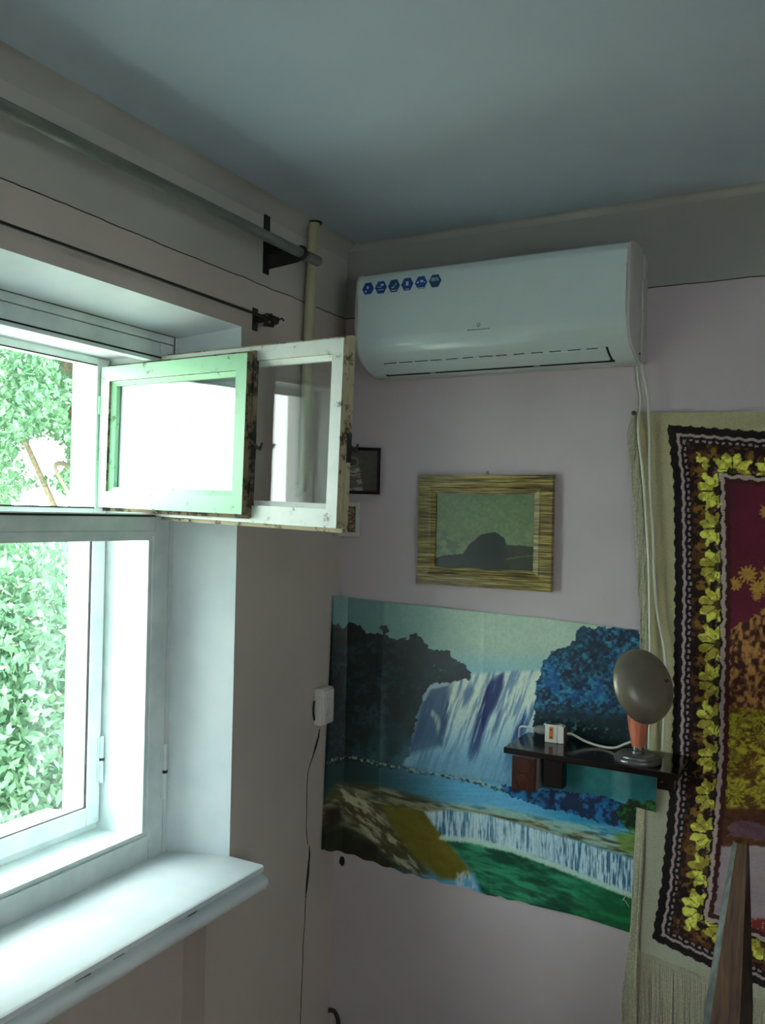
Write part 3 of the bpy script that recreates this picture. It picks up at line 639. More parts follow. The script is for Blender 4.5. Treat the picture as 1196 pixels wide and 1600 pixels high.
# ------------------------------------------------------------------ waterfall poster
def poster_paint(X, Z):
    x, y = print_units(X, Z)
    n1 = fbm(x / 26, y / 26, 1); n2 = fbm(x / 9, y / 9, 2); n3 = fbm(x / 4.5, y / 4.5, 3, 3); n4 = fbm(x / 60, y / 60, 5)
    jx = x + 9 * (n2 - .5) + 5 * (n3 - .5); jy = y + 9 * (fbm(x / 9, y / 9, 12) - .5) + 5 * (fbm(x / 4, y / 4, 13) - .5)
    def F(poly, j=True): return inpoly(jx if j else x, jy if j else y, poly).astype(float)
    def S(poly, r=6):      # softly blended region
        inside = inpoly(x, y, poly); d = segdist(x, y, poly + [poly[0]]); return np.clip(.5 + np.where(inside, d, -d) / (2 * r), 0, 1)
    # sky
    c = lerp((.44, .60, .58), (.72, .82, .74), sm(560, 780, x) + .30 * (n4 - .5))
    c = lerp(c, (.52, .76, .82), sm(995, 1056, y + (x - 700) * -.05) * .8)
    c = lerp(c, (.30, .44, .45), sm(640, 510, x) * .5)
    # water basin behind everything below
    c = lerp(c, (.12, .26, .28), sm(1150, 1180, y)); 
    riv = lerp((.09, .22, .22), (.38, .70, .86), sm(540, 740, x)); riv = lerp(riv, (.16, .54, .70), sm(800, 930, x)); riv = riv * (.92 + .16 * fbm(x / 30, y / 3, 77))[..., None]
    c = lerp(c, riv, sm(1178, 1192, y - (x - 520) * .13 + 10 * (n1 - .5)))
    # falls
    st = fbm((x + .33 * (y - 1050)) / 4.2, y / 46, 21, 4); st2 = fbm((x + .33 * (y - 1050)) / 13, y / 80, 22, 3)
    wf = lerp((.86, .92, .86), (.60, .80, .90), sm(1080, 1200, y)); wf = lerp(wf, (.36, .52, .70), sm(.50, .30, st) * .75); wf = lerp(wf, (.20, .36, .58), sm(.40, .26, st2) * .55)
    fall = [(662, 1078), (690, 1066), (742, 1052), (800, 1049), (852, 1046), (842, 1090), (836, 1150), (842, 1226), (740, 1215), (630, 1196), (648, 1150), (660, 1110)]
    m = S(fall, 3); c = lerp(c, wf, m)
    for k, (poly, col) in enumerate((([(775, 1056), (762, 1072), (750, 1100), (744, 1130), (734, 1168), (730, 1185), (742, 1190), (750, 1176), (756, 1146), (766, 1118), (778, 1098), (788, 1072), (788, 1052)], (.06, .17, .42)),
        ([(738, 1066), (726, 1080), (722, 1106), (732, 1098), (742, 1080)], (.35, .48, .62)), ([(822, 1104), (806, 1140), (792, 1178), (790, 1206), (802, 1200), (812, 1164), (826, 1130)], (.14, .32, .58)),
        ([(712, 1062), (696, 1086), (690, 1120), (684, 1160), (692, 1165), (700, 1130), (706, 1096)], (.14, .28, .44)))):
        c = lerp(c, col, S(poly, 3) * sm(.80, .55, st))
    # small left fall
    c = lerp(c, (.16, .30, .46), S([(664, 1078), (706, 1066), (698, 1100), (690, 1165), (636, 1180), (652, 1130)], 5) * .85)
    c = lerp(c, (.62, .74, .78), sm(7, 1, segdist(x, y, [(648, 1142), (660, 1118), (672, 1108), (684, 1122), (690, 1150)])) * sm(.35, .6, st))
    c = lerp(c, (.70, .80, .84), sm(5, 1, segdist(x, y, [(664, 1092), (672, 1074), (700, 1068)])) * .8)
    # left wooded hill
    hill = [(480, 958), (520, 972), (533, 980), (548, 974), (562, 978), (572, 990), (590, 990), (612, 996), (634, 998), (650, 990), (664, 1000), (672, 1012), (700, 1016), (712, 1030), (728, 1038), (739, 1050), (735, 1060), (712, 1063), (676, 1070), (662, 1086), (650, 1130), (640, 1180), (620, 1192), (480, 1188)]
    hc = lerp((.02, .07, .09), (.13, .25, .27), sm(.35, .75, .55 * n2 + .45 * n3)); hc = lerp(hc, (.05, .13, .22), sm(600, 680, x) * .5); hc = lerp(hc, (.20, .38, .42), sm(1080, 1190, y) * .75 * sm(520, 600, x)); hc = lerp(hc, (.05, .12, .08), sm(.5, .7, n1) * .6)
    c = lerp(c, hc, F(hill)); c = lerp(c, (.05, .10, .11), F([(592, 982), (598, 978), (606, 980), (609, 986), (602, 990), (601, 996), (598, 996), (598, 988)]))
    c = lerp(c, (.42, .55, .62), sm(.55, .72, n3) * S([(676, 1040), (690, 1034), (700, 1044), (688, 1056)], 4))
    # mist at the foot of the falls
    c = lerp(c, (.42, .64, .76), sm(1140, 1200, y) * (1 - sm(1205, 1222, y - (x - 700) * .1)) * sm(590, 680, x) * (1 - sm(820, 860, x)) * .75)
    # right wooded hill
    rh = [(838, 1062), (846, 1052), (850, 1034), (862, 1018), (884, 1010), (898, 1000), (902, 985), (912, 976), (926, 982), (940, 978), (1060, 985), (1060, 1260), (900, 1200), (842, 1160), (832, 1136), (838, 1096)]
    rc_ = lerp((.01, .13, .24), (.20, .56, .70), sm(.36, .70, n2 * .35 + n3 * .65)); rc_ = lerp(rc_, (.03, .17, .28), sm(.5, .35, n1) * .5); rc_ = lerp(rc_, (.03, .14, .17), sm(1095, 1135, y)); rc_ = lerp(rc_, (.08, .45, .75), sm(.55, .7, n1) * sm(1010, 1050, y) * sm(1120, 1080, y) * .6); rc_ = lerp(rc_, (.04, .30, .36), sm(930, 890, x) * sm(1040, 990, y) * .6)
    c = lerp(c, rc_, F(rh)); c = lerp(c, (.50, .68, .66), (n3 > .66).astype(float) * S([(846, 1120), (900, 1128), (980, 1138), (980, 1152), (850, 1146)], 8) * .8)
    # teal bank and blue bushes under the shelf
    c = lerp(c, lerp((.06, .34, .38), (.16, .52, .52), n1), S([(850, 1186), (1060, 1196), (1060, 1262), (900, 1240), (860, 1226)], 5))
    c = lerp(c, lerp((.02, .14, .28), (.10, .44, .66), sm(.4, .7, n2)), F([(782, 1224), (822, 1232), (880, 1236), (930, 1240), (1000, 1262), (1010, 1296), (960, 1290), (900, 1272), (850, 1262), (800, 1244)]))
    c = lerp(c, lerp((.02, .14, .08), (.16, .42, .16), sm(.4, .7, n3)), F([(962, 1268), (985, 1244), (1040, 1250), (1040, 1312), (985, 1300)]))
    # rocky shore line
    shore = [(505, 1180), (545, 1181), (580, 1190), (640, 1200), (700, 1210), (745, 1220), (790, 1232)]
    c = lerp(c, (.62, .70, .64), sm(3.6, 1.2, segdist(jx, jy, shore)) * sm(.42, .6, n3) * .9); c = lerp(c, (.05, .10, .14), sm(4, 1, segdist(jx, jy, [(p, q + 3) for p, q in shore])) * sm(.5, .4, n3) * .8)
    # shallow rapids on the left
    tan = lerp((.26, .27, .18), (.56, .58, .46), sm(.35, .7, fbm((x - y * .3) / 22, (y - x * .25) / 5, 41)))
    c = lerp(c, tan, S([(480, 1232), (530, 1220), (590, 1226), (640, 1240), (700, 1256), (800, 1268), (900, 1292), (1000, 1320), (1000, 1345), (900, 1312), (800, 1290), (700, 1272), (700, 1330), (480, 1345)], 5))
    c = lerp(c, (.62, .80, .76), sm(.35, .60, fbm(x / 30, (y - x * .22) / 4, 43)) * S([(690, 1254), (760, 1256), (900, 1285), (1010, 1300), (1010, 1350), (900, 1312), (800, 1284), (700, 1268)], 4) * .8)
    c = lerp(c, lerp((.34, .48, .14), (.50, .62, .24), n2), S([(960, 1302), (1020, 1300), (1020, 1340), (975, 1330)], 4) * .8)
    c = lerp(c, lerp((.16, .20, .08), (.08, .10, .05), n2), S([(480, 1268), (540, 1290), (600, 1330), (640, 1350), (600, 1362), (480, 1352)], 8))
    c = lerp(c, lerp((.28, .26, .16), (.80, .80, .66), sm(.36, .62, fbm((x - (y - 1230) * .9) / 9, y / 16, 44))), S([(512, 1228), (548, 1232), (590, 1262), (618, 1296), (655, 1330), (672, 1366), (640, 1366), (598, 1330), (560, 1290), (534, 1262)], 5) * .85)
    c = lerp(c, (.07, .07, .06), S([(504, 1250), (530, 1256), (538, 1282), (506, 1284)], 5) * .85 + 0 * x); c = lerp(c, (.08, .08, .07), S([(566, 1312), (590, 1318), (596, 1330), (570, 1330)], 4) * .8)
    # yellow green bank
    c = lerp(c, lerp((.38, .36, .08), (.50, .46, .14), fbm((x - y) / 14, y / 10, 45)), S([(598, 1258), (640, 1262), (672, 1272), (690, 1300), (716, 1332), (740, 1362), (722, 1374), (690, 1372), (650, 1340), (620, 1300)], 4))
    # lower falls
    topl = [(664, 1268), (700, 1265), (760, 1272), (830, 1292), (900, 1312), (950, 1330), (1040, 1356)]
    botl = [(1040, 1420), (990, 1398), (950, 1380), (900, 1360), (850, 1340), (790, 1322), (740, 1314), (700, 1310), (684, 1296)]
    s3 = fbm(x / 1.9, y / 26, 51, 3); lf = lerp((.20, .42, .56), (.76, .88, .93), sm(.28, .62, s3)); lf = lerp(lf, (.80, .91, .94), sm(.45, .62, fbm(x / 24, y / 40, 52)) * .65); lf = lerp(lf, (.10, .30, .48), sm(925, 940, x) * (1 - sm(.4, .6, s3)) * .6)
    m = S(topl + botl, 2); pool = lerp((.02, .28, .20), (.22, .62, .46), sm(.3, .75, fbm(x / 34, (y - .3 * x) / 9, 53))); pool = lerp(pool, (.04, .42, .22), sm(860, 960, x) * .6)
    pm = S([(690, 1304), (740, 1312), (800, 1322), (880, 1352), (1060, 1420), (1060, 1520), (900, 1460), (760, 1410), (742, 1362), (716, 1332)], 3)
    c = lerp(c, pool, pm); c = lerp(c, lf, m); c = lerp(c, (.80, .92, .88), sm(7, 2, segdist(x, y - 4 * (n3 - .5), [(692, 1308), (740, 1313), (800, 1327), (870, 1352), (930, 1376), (1040, 1418)])) * .9)
    c = lerp(c, (.70, .82, .86), S([(716, 1362), (734, 1360), (746, 1384), (744, 1396), (712, 1386)], 3) * sm(.3, .6, fbm(x / 3, y / 12, 54)))
    c = lerp(c, (.75, .80, .80), (n3 > .60).astype(float) * sm(5, 2, segdist(x, y, [(740, 1394), (770, 1404), (820, 1418), (870, 1432)])) * .5)
    c = c * (.965 + .07 * vnoise(x / 3.0, y / 3.0, 91))[..., None] * 1.04
    # faded fold lines of the paper
    for fx_ in (596, 772): c = lerp(c, (.6, .7, .7), sm(3, 0, np.abs(x - fx_ - (y - 1200) * -.02)) * .12)
    return c
nx, nz = 520, 460
U, V = np.meshgrid(np.linspace(0, 1, nx), np.linspace(0, 1, nz))
XL, XR = -1.530, -.470
XX = XL + (XR - XL) * U
ztop = np.interp(XX, [-1.53, -1.457, -1.1, -.77, -.491, -.47], [1.391, 1.384, 1.374, 1.368, 1.354, 1.352]); zbot = np.interp(XX, [-1.53, -1.44, -1.2, -.9, -.66, -.47], [.588, .566, .546, .543, .546, .53]) + .003 * np.sin(XX * 90) * (XX < -.8) + .006 * (vnoise(XX * 60, XX * 0, 3) - .5) * ((XX > -1.1) & (XX < -.8))
ZZ = zbot + (ztop - zbot) * V
# the left strip turns round the room corner, bridging it
PX = XX.copy(); PY = np.full_like(XX, D - .0035)
t = np.clip((-1.425 - XX) / .105, 0, 1); ya = np.interp(ZZ, [.58, 1.39], [2.318, 2.353])
bend = XX < -1.425
PXb = -1.425 + (-1.4565 + 1.425) * np.clip(t * 1.25, 0, 1); PYb = (D - .0035) + (ya - (D - .0035)) * t ** 1.15
PX = np.where(bend, PXb, PX); PY = np.where(bend, PYb, PY)
PY = PY - .0022 * (fbm(XX * 5, ZZ * 4, 61) + np.exp(-((XX + 1.305 - .01 * ZZ) / .010) ** 2) * .6 + np.exp(-((XX + .955) / .008) ** 2) * .6) - .004 * np.exp(-((ZZ - .56) / .02) ** 2) * sm(-.9, -.8, XX) * sm(-.56, -.66, XX)
C = poster_paint(XX, ZZ)
# inked edge wear
C = lerp(C, (.55, .58, .54), sm(.0045, .001, ztop - ZZ) * .6)
pst = grid('waterfall_poster', np.stack([PX, PY, ZZ], -1), C, printed('glossy_poster_print', .42, .25))
tag(pst, 'large waterfall landscape poster in blue and green, wrapped round the room corner', 'poster')
# torn corner of the poster lying over the edge of the tapestry
U, V = np.meshgrid(np.linspace(0, 1, 50), np.linspace(0, 1, 40)); XX = -.575 + .128 * U; ZZ = .888 + .125 * V - .010 * U * (1 - V)
PY = D - .006 - .020 * sm(0, .5, U)
grid('torn_flap', np.stack([XX, PY, ZZ], -1), poster_paint(XX, ZZ), MATS['glossy_poster_print'], pst)

# ------------------------------------------------------------------ tapestry
TZ = [.30, .539, .684, .891, 1.046, 1.267, 1.506, 1.745, 1.908, 2.0]
TB = [-.462, -.452, -.432, -.418, -.411, -.411, -.413, -.421, -.441, -.447]      # outer edge of the black band
LZ = [.30, .501, .599, .739, .888, 1.175, 1.364, 1.571, 1.779, 1.945, 2.0]
LX = [-.512, -.508, -.500, -.492, -.484, -.478, -.478, -.488, -.508, -.530, -.532]  # left edge of the cloth
def tap_paint(X, Z):
    xb = np.interp(Z, TZ, TB); dl = X - xb + .0016 * np.sin(Z * 210) + .001 * np.sin(Z * 87 + 1)
    zt = np.interp(X, [-.46, -.2, .9], [1.910, 1.884, 1.86]) ; zb = np.interp(X, [-.46, -.315, -.17, .9], [.537, .502, .482, .46])
    dt = zt - Z + .0016 * np.sin(X * 210); db = Z - zb + .0016 * np.sin(X * 200)
    d = np.minimum(np.minimum(dl, dt), db); horiz = (d != dl); s = np.where(horiz, X * 1.0 + .03, Z)
    n = fbm(X * 300, Z * 300, 71, 3); n2 = fbm(X * 90, Z * 90, 72, 3); n3 = fbm(X * 30, Z * 30, 73, 3)
    c = np.broadcast_to(np.array((.72, .69, .54)), X.shape + (3,)) * (.93 + .12 * fbm(X * 8, Z * 8, 74))[..., None]
    c = lerp(c, (.70, .72, .66), sm(1.1, .8, Z) * .7)
    blk = np.array((.07, .045, .055)); white = np.array((.70, .62, .62))
    B0 = lerp(blk, (.20, .10, .10), (n > .6).astype(float) * .4)
    inb = d > 0
    c = lerp(c, B0, inb.astype(float))
    c = lerp(c, white, ((d > .0205) & (d < .0275)).astype(float))
    c = lerp(c, white, ((np.abs(d - .0375) < .0028) & ((s * 62 % 1) < .55)).astype(float) * .9)
    # leaf garland
    pitch = .099; cell = np.floor(s / pitch); ls = (s / pitch - cell - .5) * pitch; du = d - .082
    hsh = hash2(cell, cell * 0, 5)
    bx = d - .109; lz = ls + .010 * (bx + .03) / .03 * (hsh - .5)
    r = np.hypot(bx, lz * .86); th = np.arctan2(lz, -bx)          # fan opening outwards from its foot
    lob = np.abs(np.sin(th * 4.6 + .35 * hsh))
    R = (.048 + .010 * (hsh - .5)) * (.74 + .30 * lob) * (1 + .16 * (n2 - .5)) * np.where(np.abs(th) > 1.1, .80, 1)
    du = d - .082
    yel = lerp((.72, .70, .24), (.92, .93, .42), sm(.3, .65, n2)); yel = lerp(yel, (.70, .56, .24), (hsh > .8) * .35)
    garland = (d > .044) & (d < .118)
    bgc = lerp((.13, .05, .06), (.36, .22, .10), (n2 > .56).astype(float))
    bgc = lerp(bgc, (.58, .44, .18), (((np.hypot(du + .014, (np.abs(ls) - .049) * 1.3) < .016 + .010 * (n - .5))) & (n2 > .42)).astype(float) * .75)
    bgc = lerp(bgc, white, ((np.abs(du - .024) < .0025) & ((s * 100 % 1) < .6) & (np.abs(ls) > .034)).astype(float) * .6)
    g = lerp(bgc, yel, (r < R).astype(float))
    vein = (lob < .13 + .30 * (n - .4)) & (r > .010) & (r < R * .92)
    foot = (r < .011 + .004 * (n - .5)) | ((np.abs(lz) < .0018) & (r < .038))
    g = lerp(g, (.12, .07, .05), (vein | foot).astype(float) * .88 * (r < R))
    g = lerp(g, (.45, .36, .12), ((n3 > .55) & (r < R)).astype(float) * .4)
    c = lerp(c, g, garland.astype(float))
    scal = .1165 + .0025 * np.sin(s * 95)
    c = lerp(c, white * np.array((1.0, 1.02, .98)), ((d > .1155) & (d < .1265)).astype(float)); c = lerp(c, blk, ((d > .1120) & (d < scal)).astype(float))
    c = lerp(c, (.26, .10, .10), ((d > .1265) & (d < .139)).astype(float))
    # field: maroon sky, ochre tree, ferns, stony brook
    f = d >= .139; x, y = print_units(X, Z)
    fc = lerp((.36, .09, .17), (.43, .13, .23), fbm(X * 12, Z * 12, 80)) * (.9 + .2 * n)[..., None]
    fc = lerp(fc, (.20, .08, .11), sm(1180, 1130, x) * sm(900, 760, y) * .5)
    och = lerp((.26, .11, .09), (.74, .54, .30), sm(.34, .68, fbm(X * 120, Z * 70, 81)))
    jx = x + 10 * (n2 - .5); jy = y + 10 * (fbm(X * 80, Z * 80, 82) - .5)
    tree = inpoly(jx, jy, [(1132, 1000), (1140, 984), (1165, 972), (1180, 960), (1200, 962), (1260, 930), (1400, 920), (1400, 1150), (1120, 1140), (1120, 1050)])
    fc = lerp(fc, och, tree.astype(float))
    def sprig(cx, cy, R0_, k):
        rr = np.hypot(x - cx, (y - cy) * 1.1); tt = np.arctan2(y - cy, x - cx); return rr < R0_ * (.74 + .18 * np.cos(k * tt + cx) + .5 * (n - .5))
    for cx, cy, R0_ in ((1150, 912, 13), (1170, 897, 17), (1186, 918, 16), (1205, 900, 20), (1185, 930, 10), (1230, 885, 24), (1262, 905, 22), (1200, 800, 15), (1225, 812, 16), (1198, 955, 10)):
        fc = lerp(fc, lerp((.62, .46, .18), (.80, .66, .30), n2), sprig(cx, cy, R0_, 11).astype(float))
    low = sm(1098, 1112, y + 14 * (n3 - .5)); fr_ = lerp((.36, .22, .08), (.76, .72, .22), sm(.32, .68, fbm(X * 80, Z * 120, 83)))
    fc = lerp(fc, fr_, low)
    for cx, cy, R0_, a in ((1150, 1130, 24, 0), (1185, 1120, 22, 0), (1140, 1180, 26, 1), (1190, 1150, 22, 1), (1150, 1238, 26, 0), (1195, 1235, 24, 0), (1175, 1195, 20, 2), (1240, 1180, 40, 1), (1290, 1140, 40, 0)):
        tt = np.arctan2(y - cy, x - cx); blade = np.cos(15 * tt + cx) > -.15
        fc = lerp(fc, lerp([(.84, .88, .24), (.74, .72, .26), (.48, .26, .12)][a], (.38, .30, .08), n), ((np.hypot(x - cx, y - cy) < R0_ * (.75 + .25 * np.cos(6 * tt))) & blade & (y > 1108)).astype(float))
    fc = lerp(fc, lerp((.22, .10, .08), (.46, .27, .14), fbm(X * 60, Z * 120, 84)), sm(1256, 1266, y + 8 * (n2 - .5)))
    fc = lerp(fc, lerp((.34, .22, .27), (.50, .38, .42), n2), (inpoly(jx, jy, [(1140, 1290), (1150, 1280), (1185, 1284), (1230, 1300), (1230, 1320), (1170, 1308), (1140, 1304)])).astype(float))
    wat = lerp((.60, .53, .56), (.68, .62, .64), fbm(X * 20, Z * 60, 85)); fc = lerp(fc, wat, sm(1318, 1322, y - 4 * (n2 - .5)))
    fc = lerp(fc, (.50, .16, .14), sm(1428, 1434, y - 3 * n2) * (n > .3)); fc = lerp(fc, (.5, .46, .2), sm(1446, 1450, y - (x - 1150) * .2) * (n2 > .5))
    c = lerp(c, fc, f.astype(float))
    return c * (.93 + .14 * vnoise(X * 900, Z * 900, 90))[..., None]
nx, nz = 420, 640
U, V = np.meshgrid(np.linspace(0, 1, nx), np.linspace(0, 1, nz)); U = U ** 1.45
zT = 1.945 - .03 * U ** .8; zB = .500 - .05 * np.clip(U * 4, 0, 1); ZZ = zB + (zT - zB) * V
xl = np.interp(ZZ, LZ, LX) + .0012 * np.sin(ZZ * 75); XX = xl + (.85 - xl) * U
FO = .004 + .006 * fbm(XX * 5, ZZ * 1.8, 62) + .005 * np.exp(-((XX + .475) / .018) ** 2) * sm(1.0, 1.7, ZZ)
C = tap_paint(XX, ZZ)
tp = root('tapestry', (.17, D, .45)); tag(tp, 'velvet tapestry with yellow leaf border, maroon field and cream fringe, right of the poster', 'tapestry')
grid('cloth', np.stack([XX, D - .0055 - FO, ZZ], -1), C, printed('woven_velvet', .95, 0, .5, 700), tp)
# thickness edge strip of the cloth
b = B()
ls = list(np.linspace(.50, 1.945, 60)); 
b.tube([(np.interp(z, LZ, LX) + .0012 * math.sin(z * 75), D - .008, z) for z in ls], .0022, 6)
b.tube([(x, D - .010, .500 - .05 * min(1, ((x + .508) / 1.36) ** (1 / 1.45) * 4 if False else (x + .508) / .34)) for x in np.linspace(-.508, .85, 40)], .0026, 6)
b.done('hem_cord', M['thread'], tp, smooth=True)
# bottom fringe, individual cords in one part
b = B(); x = -.505
while x < .62:
    zt = .500 - .05 * min(1, (x + .508) / .34); L = rnd.uniform(.26, .30); sw = rnd.uniform(-.003, .003); y0 = D - rnd.uniform(.007, .014)
    b.tube([(x, D - .010, zt), (x + sw * .5, y0, zt - L * .5), (x + sw, y0, zt - L)], .0019, 4, cap=False); x += rnd.uniform(.0038, .0052)
tag(b.done('bottom_fringe', M['thread'], tp), kind='stuff')
b = B(); x = -.505
for k in range(220):   # lattice of knots just under the hem
    x += .0045; zt = .500 - .05 * min(1, (x + .508) / .34)
    b.tube([(x, D - .013, zt - .001), (x + .006, D - .0145, zt - .020)], .0016, 4, cap=False)
tag(b.done('fringe_heading', M['thread'], tp), kind='stuff')
# side fringe: threads falling along the left edge from each height
b = B()
for k in range(330):
    z = rnd.uniform(.50, 1.945); z = z if rnd.random() < .8 else rnd.uniform(1.5, 1.94)
    xe = np.interp(z, LZ, LX); L = rnd.uniform(.10, .20) if z > .72 else rnd.uniform(.25, .38)
    o = rnd.uniform(-.020, -.001) if z > .95 or z < .7 else rnd.uniform(-.014, .0); pts = []
    for t in np.linspace(0, 1, 6):
        zz = z - L * t; hug = np.interp(max(zz, .3), LZ, LX); xx = xe + o * min(1, t * 2.5); xx = max(xx, hug - .024) if zz > .5 else xx; xx = min(xx, hug + .003) if zz > .45 else xx
        pts.append((xx + rnd.uniform(-.0008, .0008), D - .012 - .006 * math.sin(k) ** 2, zz))
    if pts[0][2] > .885 and pts[-1][2] < 1.02 and pts[0][2] < 1.05: continue
    b.tube(pts, rnd.uniform(.0010, .0016), 4, cap=False)
for k in range(46):    # loosened bundle under the torn poster flap
    x = -.497 + .0004 * k + rnd.uniform(-.003, .003); pts = [(x - .012 * t + .002 * math.sin(k + 5 * t), D - .014 - .003 * math.sin(k), .885 - .62 * t) for t in np.linspace(0, 1, 9)]
    b.tube(pts, .0016, 4, cap=False)
for k in range(2):
    z = .66 - k * .018; pts = [(-.512 - .018 * math.sin(t * 3.1), D - .02, z - .03 * t + .006 * math.sin(9 * t + k)) for t in np.linspace(0, 1, 7)]; b.tube(pts, .001, 4, cap=False)
tag(b.done('side_fringe', M['thread'], tp), kind='stuff')
b = B(); b.lathe([(0, 0), (.006, .001), (.006, .003), (.002, .004), (.002, .018)], 12, org=(-.529, D - .020, 1.943), rot=Matrix.Rotation(-math.pi / 2, 3, 'X')); b.done('nail', M['black'], tp, smooth=True)

# ------------------------------------------------------------------ cables from the air conditioner
def spline(P, n=8):
    P = [Vector(p) for p in P]; Q = [P[0] * 2 - P[1]] + P + [P[-1] * 2 - P[-2]]; r = []
    for i in range(1, len(Q) - 2):
        for k in range(n):
            t = k / n; a, b_, c, d = Q[i - 1], Q[i], Q[i + 1], Q[i + 2]
            r.append(.5 * ((2 * b_) + (-a + c) * t + (2 * a - 5 * b_ + 4 * c - d) * t * t + (-a + 3 * b_ - 3 * c + d) * t ** 3))
    r.append(P[-1]); return r
yc = D - .031
b = B(); b.tube(spline([(-.512, 2.385, 2.080), (-.503, yc, 2.045), (-.490, yc, 1.98), (-.484, yc, 1.90), (-.479, yc, 1.75), (-.468, yc, 1.607), (-.463, yc, 1.504), (-.452, yc, 1.402), (-.434, yc, 1.318), (-.428, yc, 1.24), (-.430, yc, 1.13), (-.432, D - .03, 1.045)]), .0042, 8)
tag(b.done('power_cable', M['cord'], smooth=True), 'white cable hanging from the air conditioner down over the tapestry edge to the lamp', 'cable')
b = B(); b.tube(spline([(-.525, 2.388, 2.07), (-.519, D - .012, 2.03), (-.513, D - .012, 1.97), (-.515, D - .028, 1.90), (-.500, D - .028, 1.78), (-.489, D - .028, 1.66), (-.479, D - .028, 1.53), (-.474, D - .028, 1.40), (-.470, D - .028, 1.26), (-.468, D - .028, 1.10), (-.468, D - .03, 1.045)]), .0034, 8)
tag(b.done('drain_tube', M['drain'], smooth=True), 'milky thin tube hanging beside the white cable along the tapestry fringe', 'cable')

# ------------------------------------------------------------------ socket on the window wall
s = root('wall_socket', (W, 2.296, .99)); tag(s, 'white double surface socket low beside the left edge of the waterfall poster', 'socket')
b = B(); b.box((W - .001, 2.262, .993), (W + .028, 2.332, 1.108), bev=.006); b.box((W - .001, 2.268, .998), (W + .034, 2.326, 1.103), bev=.004); b.done('housing', M['whitep'], s, smooth=True, angle=35)
for zz in (1.027, 1.076):
    b = B(); b.lathe([(.0195, 0), (.0195, .0012), (.0175, .0012), (.0170, -.0015), (0, -.0015)], 28, org=(W + .034, 2.297, zz), rot=Matrix.Rotation(math.pi / 2, 3, 'Y')); o = b.done('socket_well', M['whitep'], s, smooth=True, angle=35)
    b = B()
    for dy in (-.0085, .0085): b.lathe([(.0, 0), (.0028, 0), (.0028, .0006), (0, .0006)], 10, org=(W + .0334, 2.297 + dy, zz), rot=Matrix.Rotation(math.pi / 2, 3, 'Y'))
    b.done('pin_hole', M['acdark'], o)
b = B(); b.tube([(W + .004, 2.258, 1.07), (W + .005, 2.252, 1.055), (W + .005, 2.253, 1.03), (W + .003, 2.262, 1.01)], .003, 6); b.done('wire_stub', M['seam'], s)

# ------------------------------------------------------------------ shelf
SZ = 1.037
sh = root('wall_shelf', (-.585, D, .90)); tag(sh, 'black lacquered wall shelf in front of the waterfall poster', 'shelf')
b = B(); b.box((-.812, 2.196, SZ - .016), (-.363, D - .010, SZ), bev=.002); b.done('board', M['lacquer'], sh)
b = B(); b.box((-.747, 2.352, .902), (-.694, D - .012, SZ - .016), bev=.002); tag(b.done('bracket', M['lacquer'], sh), 'black block bracket under the left part')
b = B(); b.box((-.440, 2.340, .950), (-.397, D - .020, SZ - .016), bev=.002); b.lathe([(0, 0), (.004, .001), (.004, .003)], 10, org=(-.428, 2.340, .972), rot=Matrix.Rotation(math.pi / 2, 3, 'X')); tag(b.done('bracket', M['lacquer'], sh), 'small black bracket under the right end')

s = root('wall_socket', (-.80, D, .88)); tag(s, 'dark brown double socket in grey housing under the left end of black shelf', 'socket')
b = B(); b.box((-.842, 2.360, .884), (-.766, D - .008, .979), bev=.005); b.done('housing', M['greyp'], s, smooth=True, angle=35)
b = B(); b.box((-.843, 2.349, .880), (-.773, 2.362, .974), bev=.003); b.done('cover', M['brownp'], s)
for zz in (.951, .905):
    b = B(); b.lathe([(.0215, 0), (.0215, .0022), (.0190, .0026), (.0180, .0004), (0, .0004)], 28, org=(-.808, 2.349, zz), rot=Matrix.Rotation(math.pi / 2, 3, 'X')); o = b.done('socket_well', M['brownring'], s, smooth=True, angle=35)
    b = B()
    for dx in (-.0095, .0095): b.lathe([(0, 0), (.0030, 0), (.0030, .0008), (0, .0008)], 10, org=(-.808 + dx, 2.3487, zz), rot=Matrix.Rotation(math.pi / 2, 3, 'X'))
    b.done('pin_hole', M['acdark'], o)

# ------------------------------------------------------------------ plug adapter and cords on the shelf
s = root('plug_adapter', (-.708, 2.32, SZ)); tag(s, 'white extension block with orange socket face on the black shelf', 'plug adapter')
ra = Matrix.Translation((-.708, 2.324, SZ)) @ Matrix.Rotation(math.radians(6), 4, 'Z')
b = B(ra); b.box((-.028, -.014, .0005), (.006, .014, .050), bev=.002); b.box((.008, -.014, .0005), (.024, .014, .047), bev=.002); b.box((.004, -.012, .003), (.010, .012, .046)); b.box((-.032, -.012, .046), (.018, .010, .050), bev=.001); b.done('body', M['whitep'], s)
b = B(ra); b.box((-.016, -.0150, .010), (-.005, -.0135, .043), bev=.0005); fc = b.done('socket_face', M['orangep'], s)
b = B(ra)
for zz in (.016, .036): b.lathe([(0, 0), (.0022, 0), (.0022, .0006), (0, .0006)], 8, org=(-.0105, -.0151, zz), rot=Matrix.Rotation(math.pi / 2, 3, 'X'))
b.done('pin_hole', M['acdark'], fc)
b = B(ra); b.box((.024, -.012, .006), (.030, .012, .044), bev=.002); b.done('end_cap', M['brownp'], s)
s = root('plug', (-.76, 2.33, SZ)); tag(s, 'grey plug with a white cord curling off the shelf, pushed into the white adapter', 'plug')
b = B(); b.tube([(-.738, 2.328, SZ + .028), (-.748, 2.327, SZ + .028), (-.757, 2.326, SZ + .028), (-.770, 2.326, SZ + .028)], [.011, .013, .012, .007], 12); b.done('body', M['greyp'], s, smooth=True)
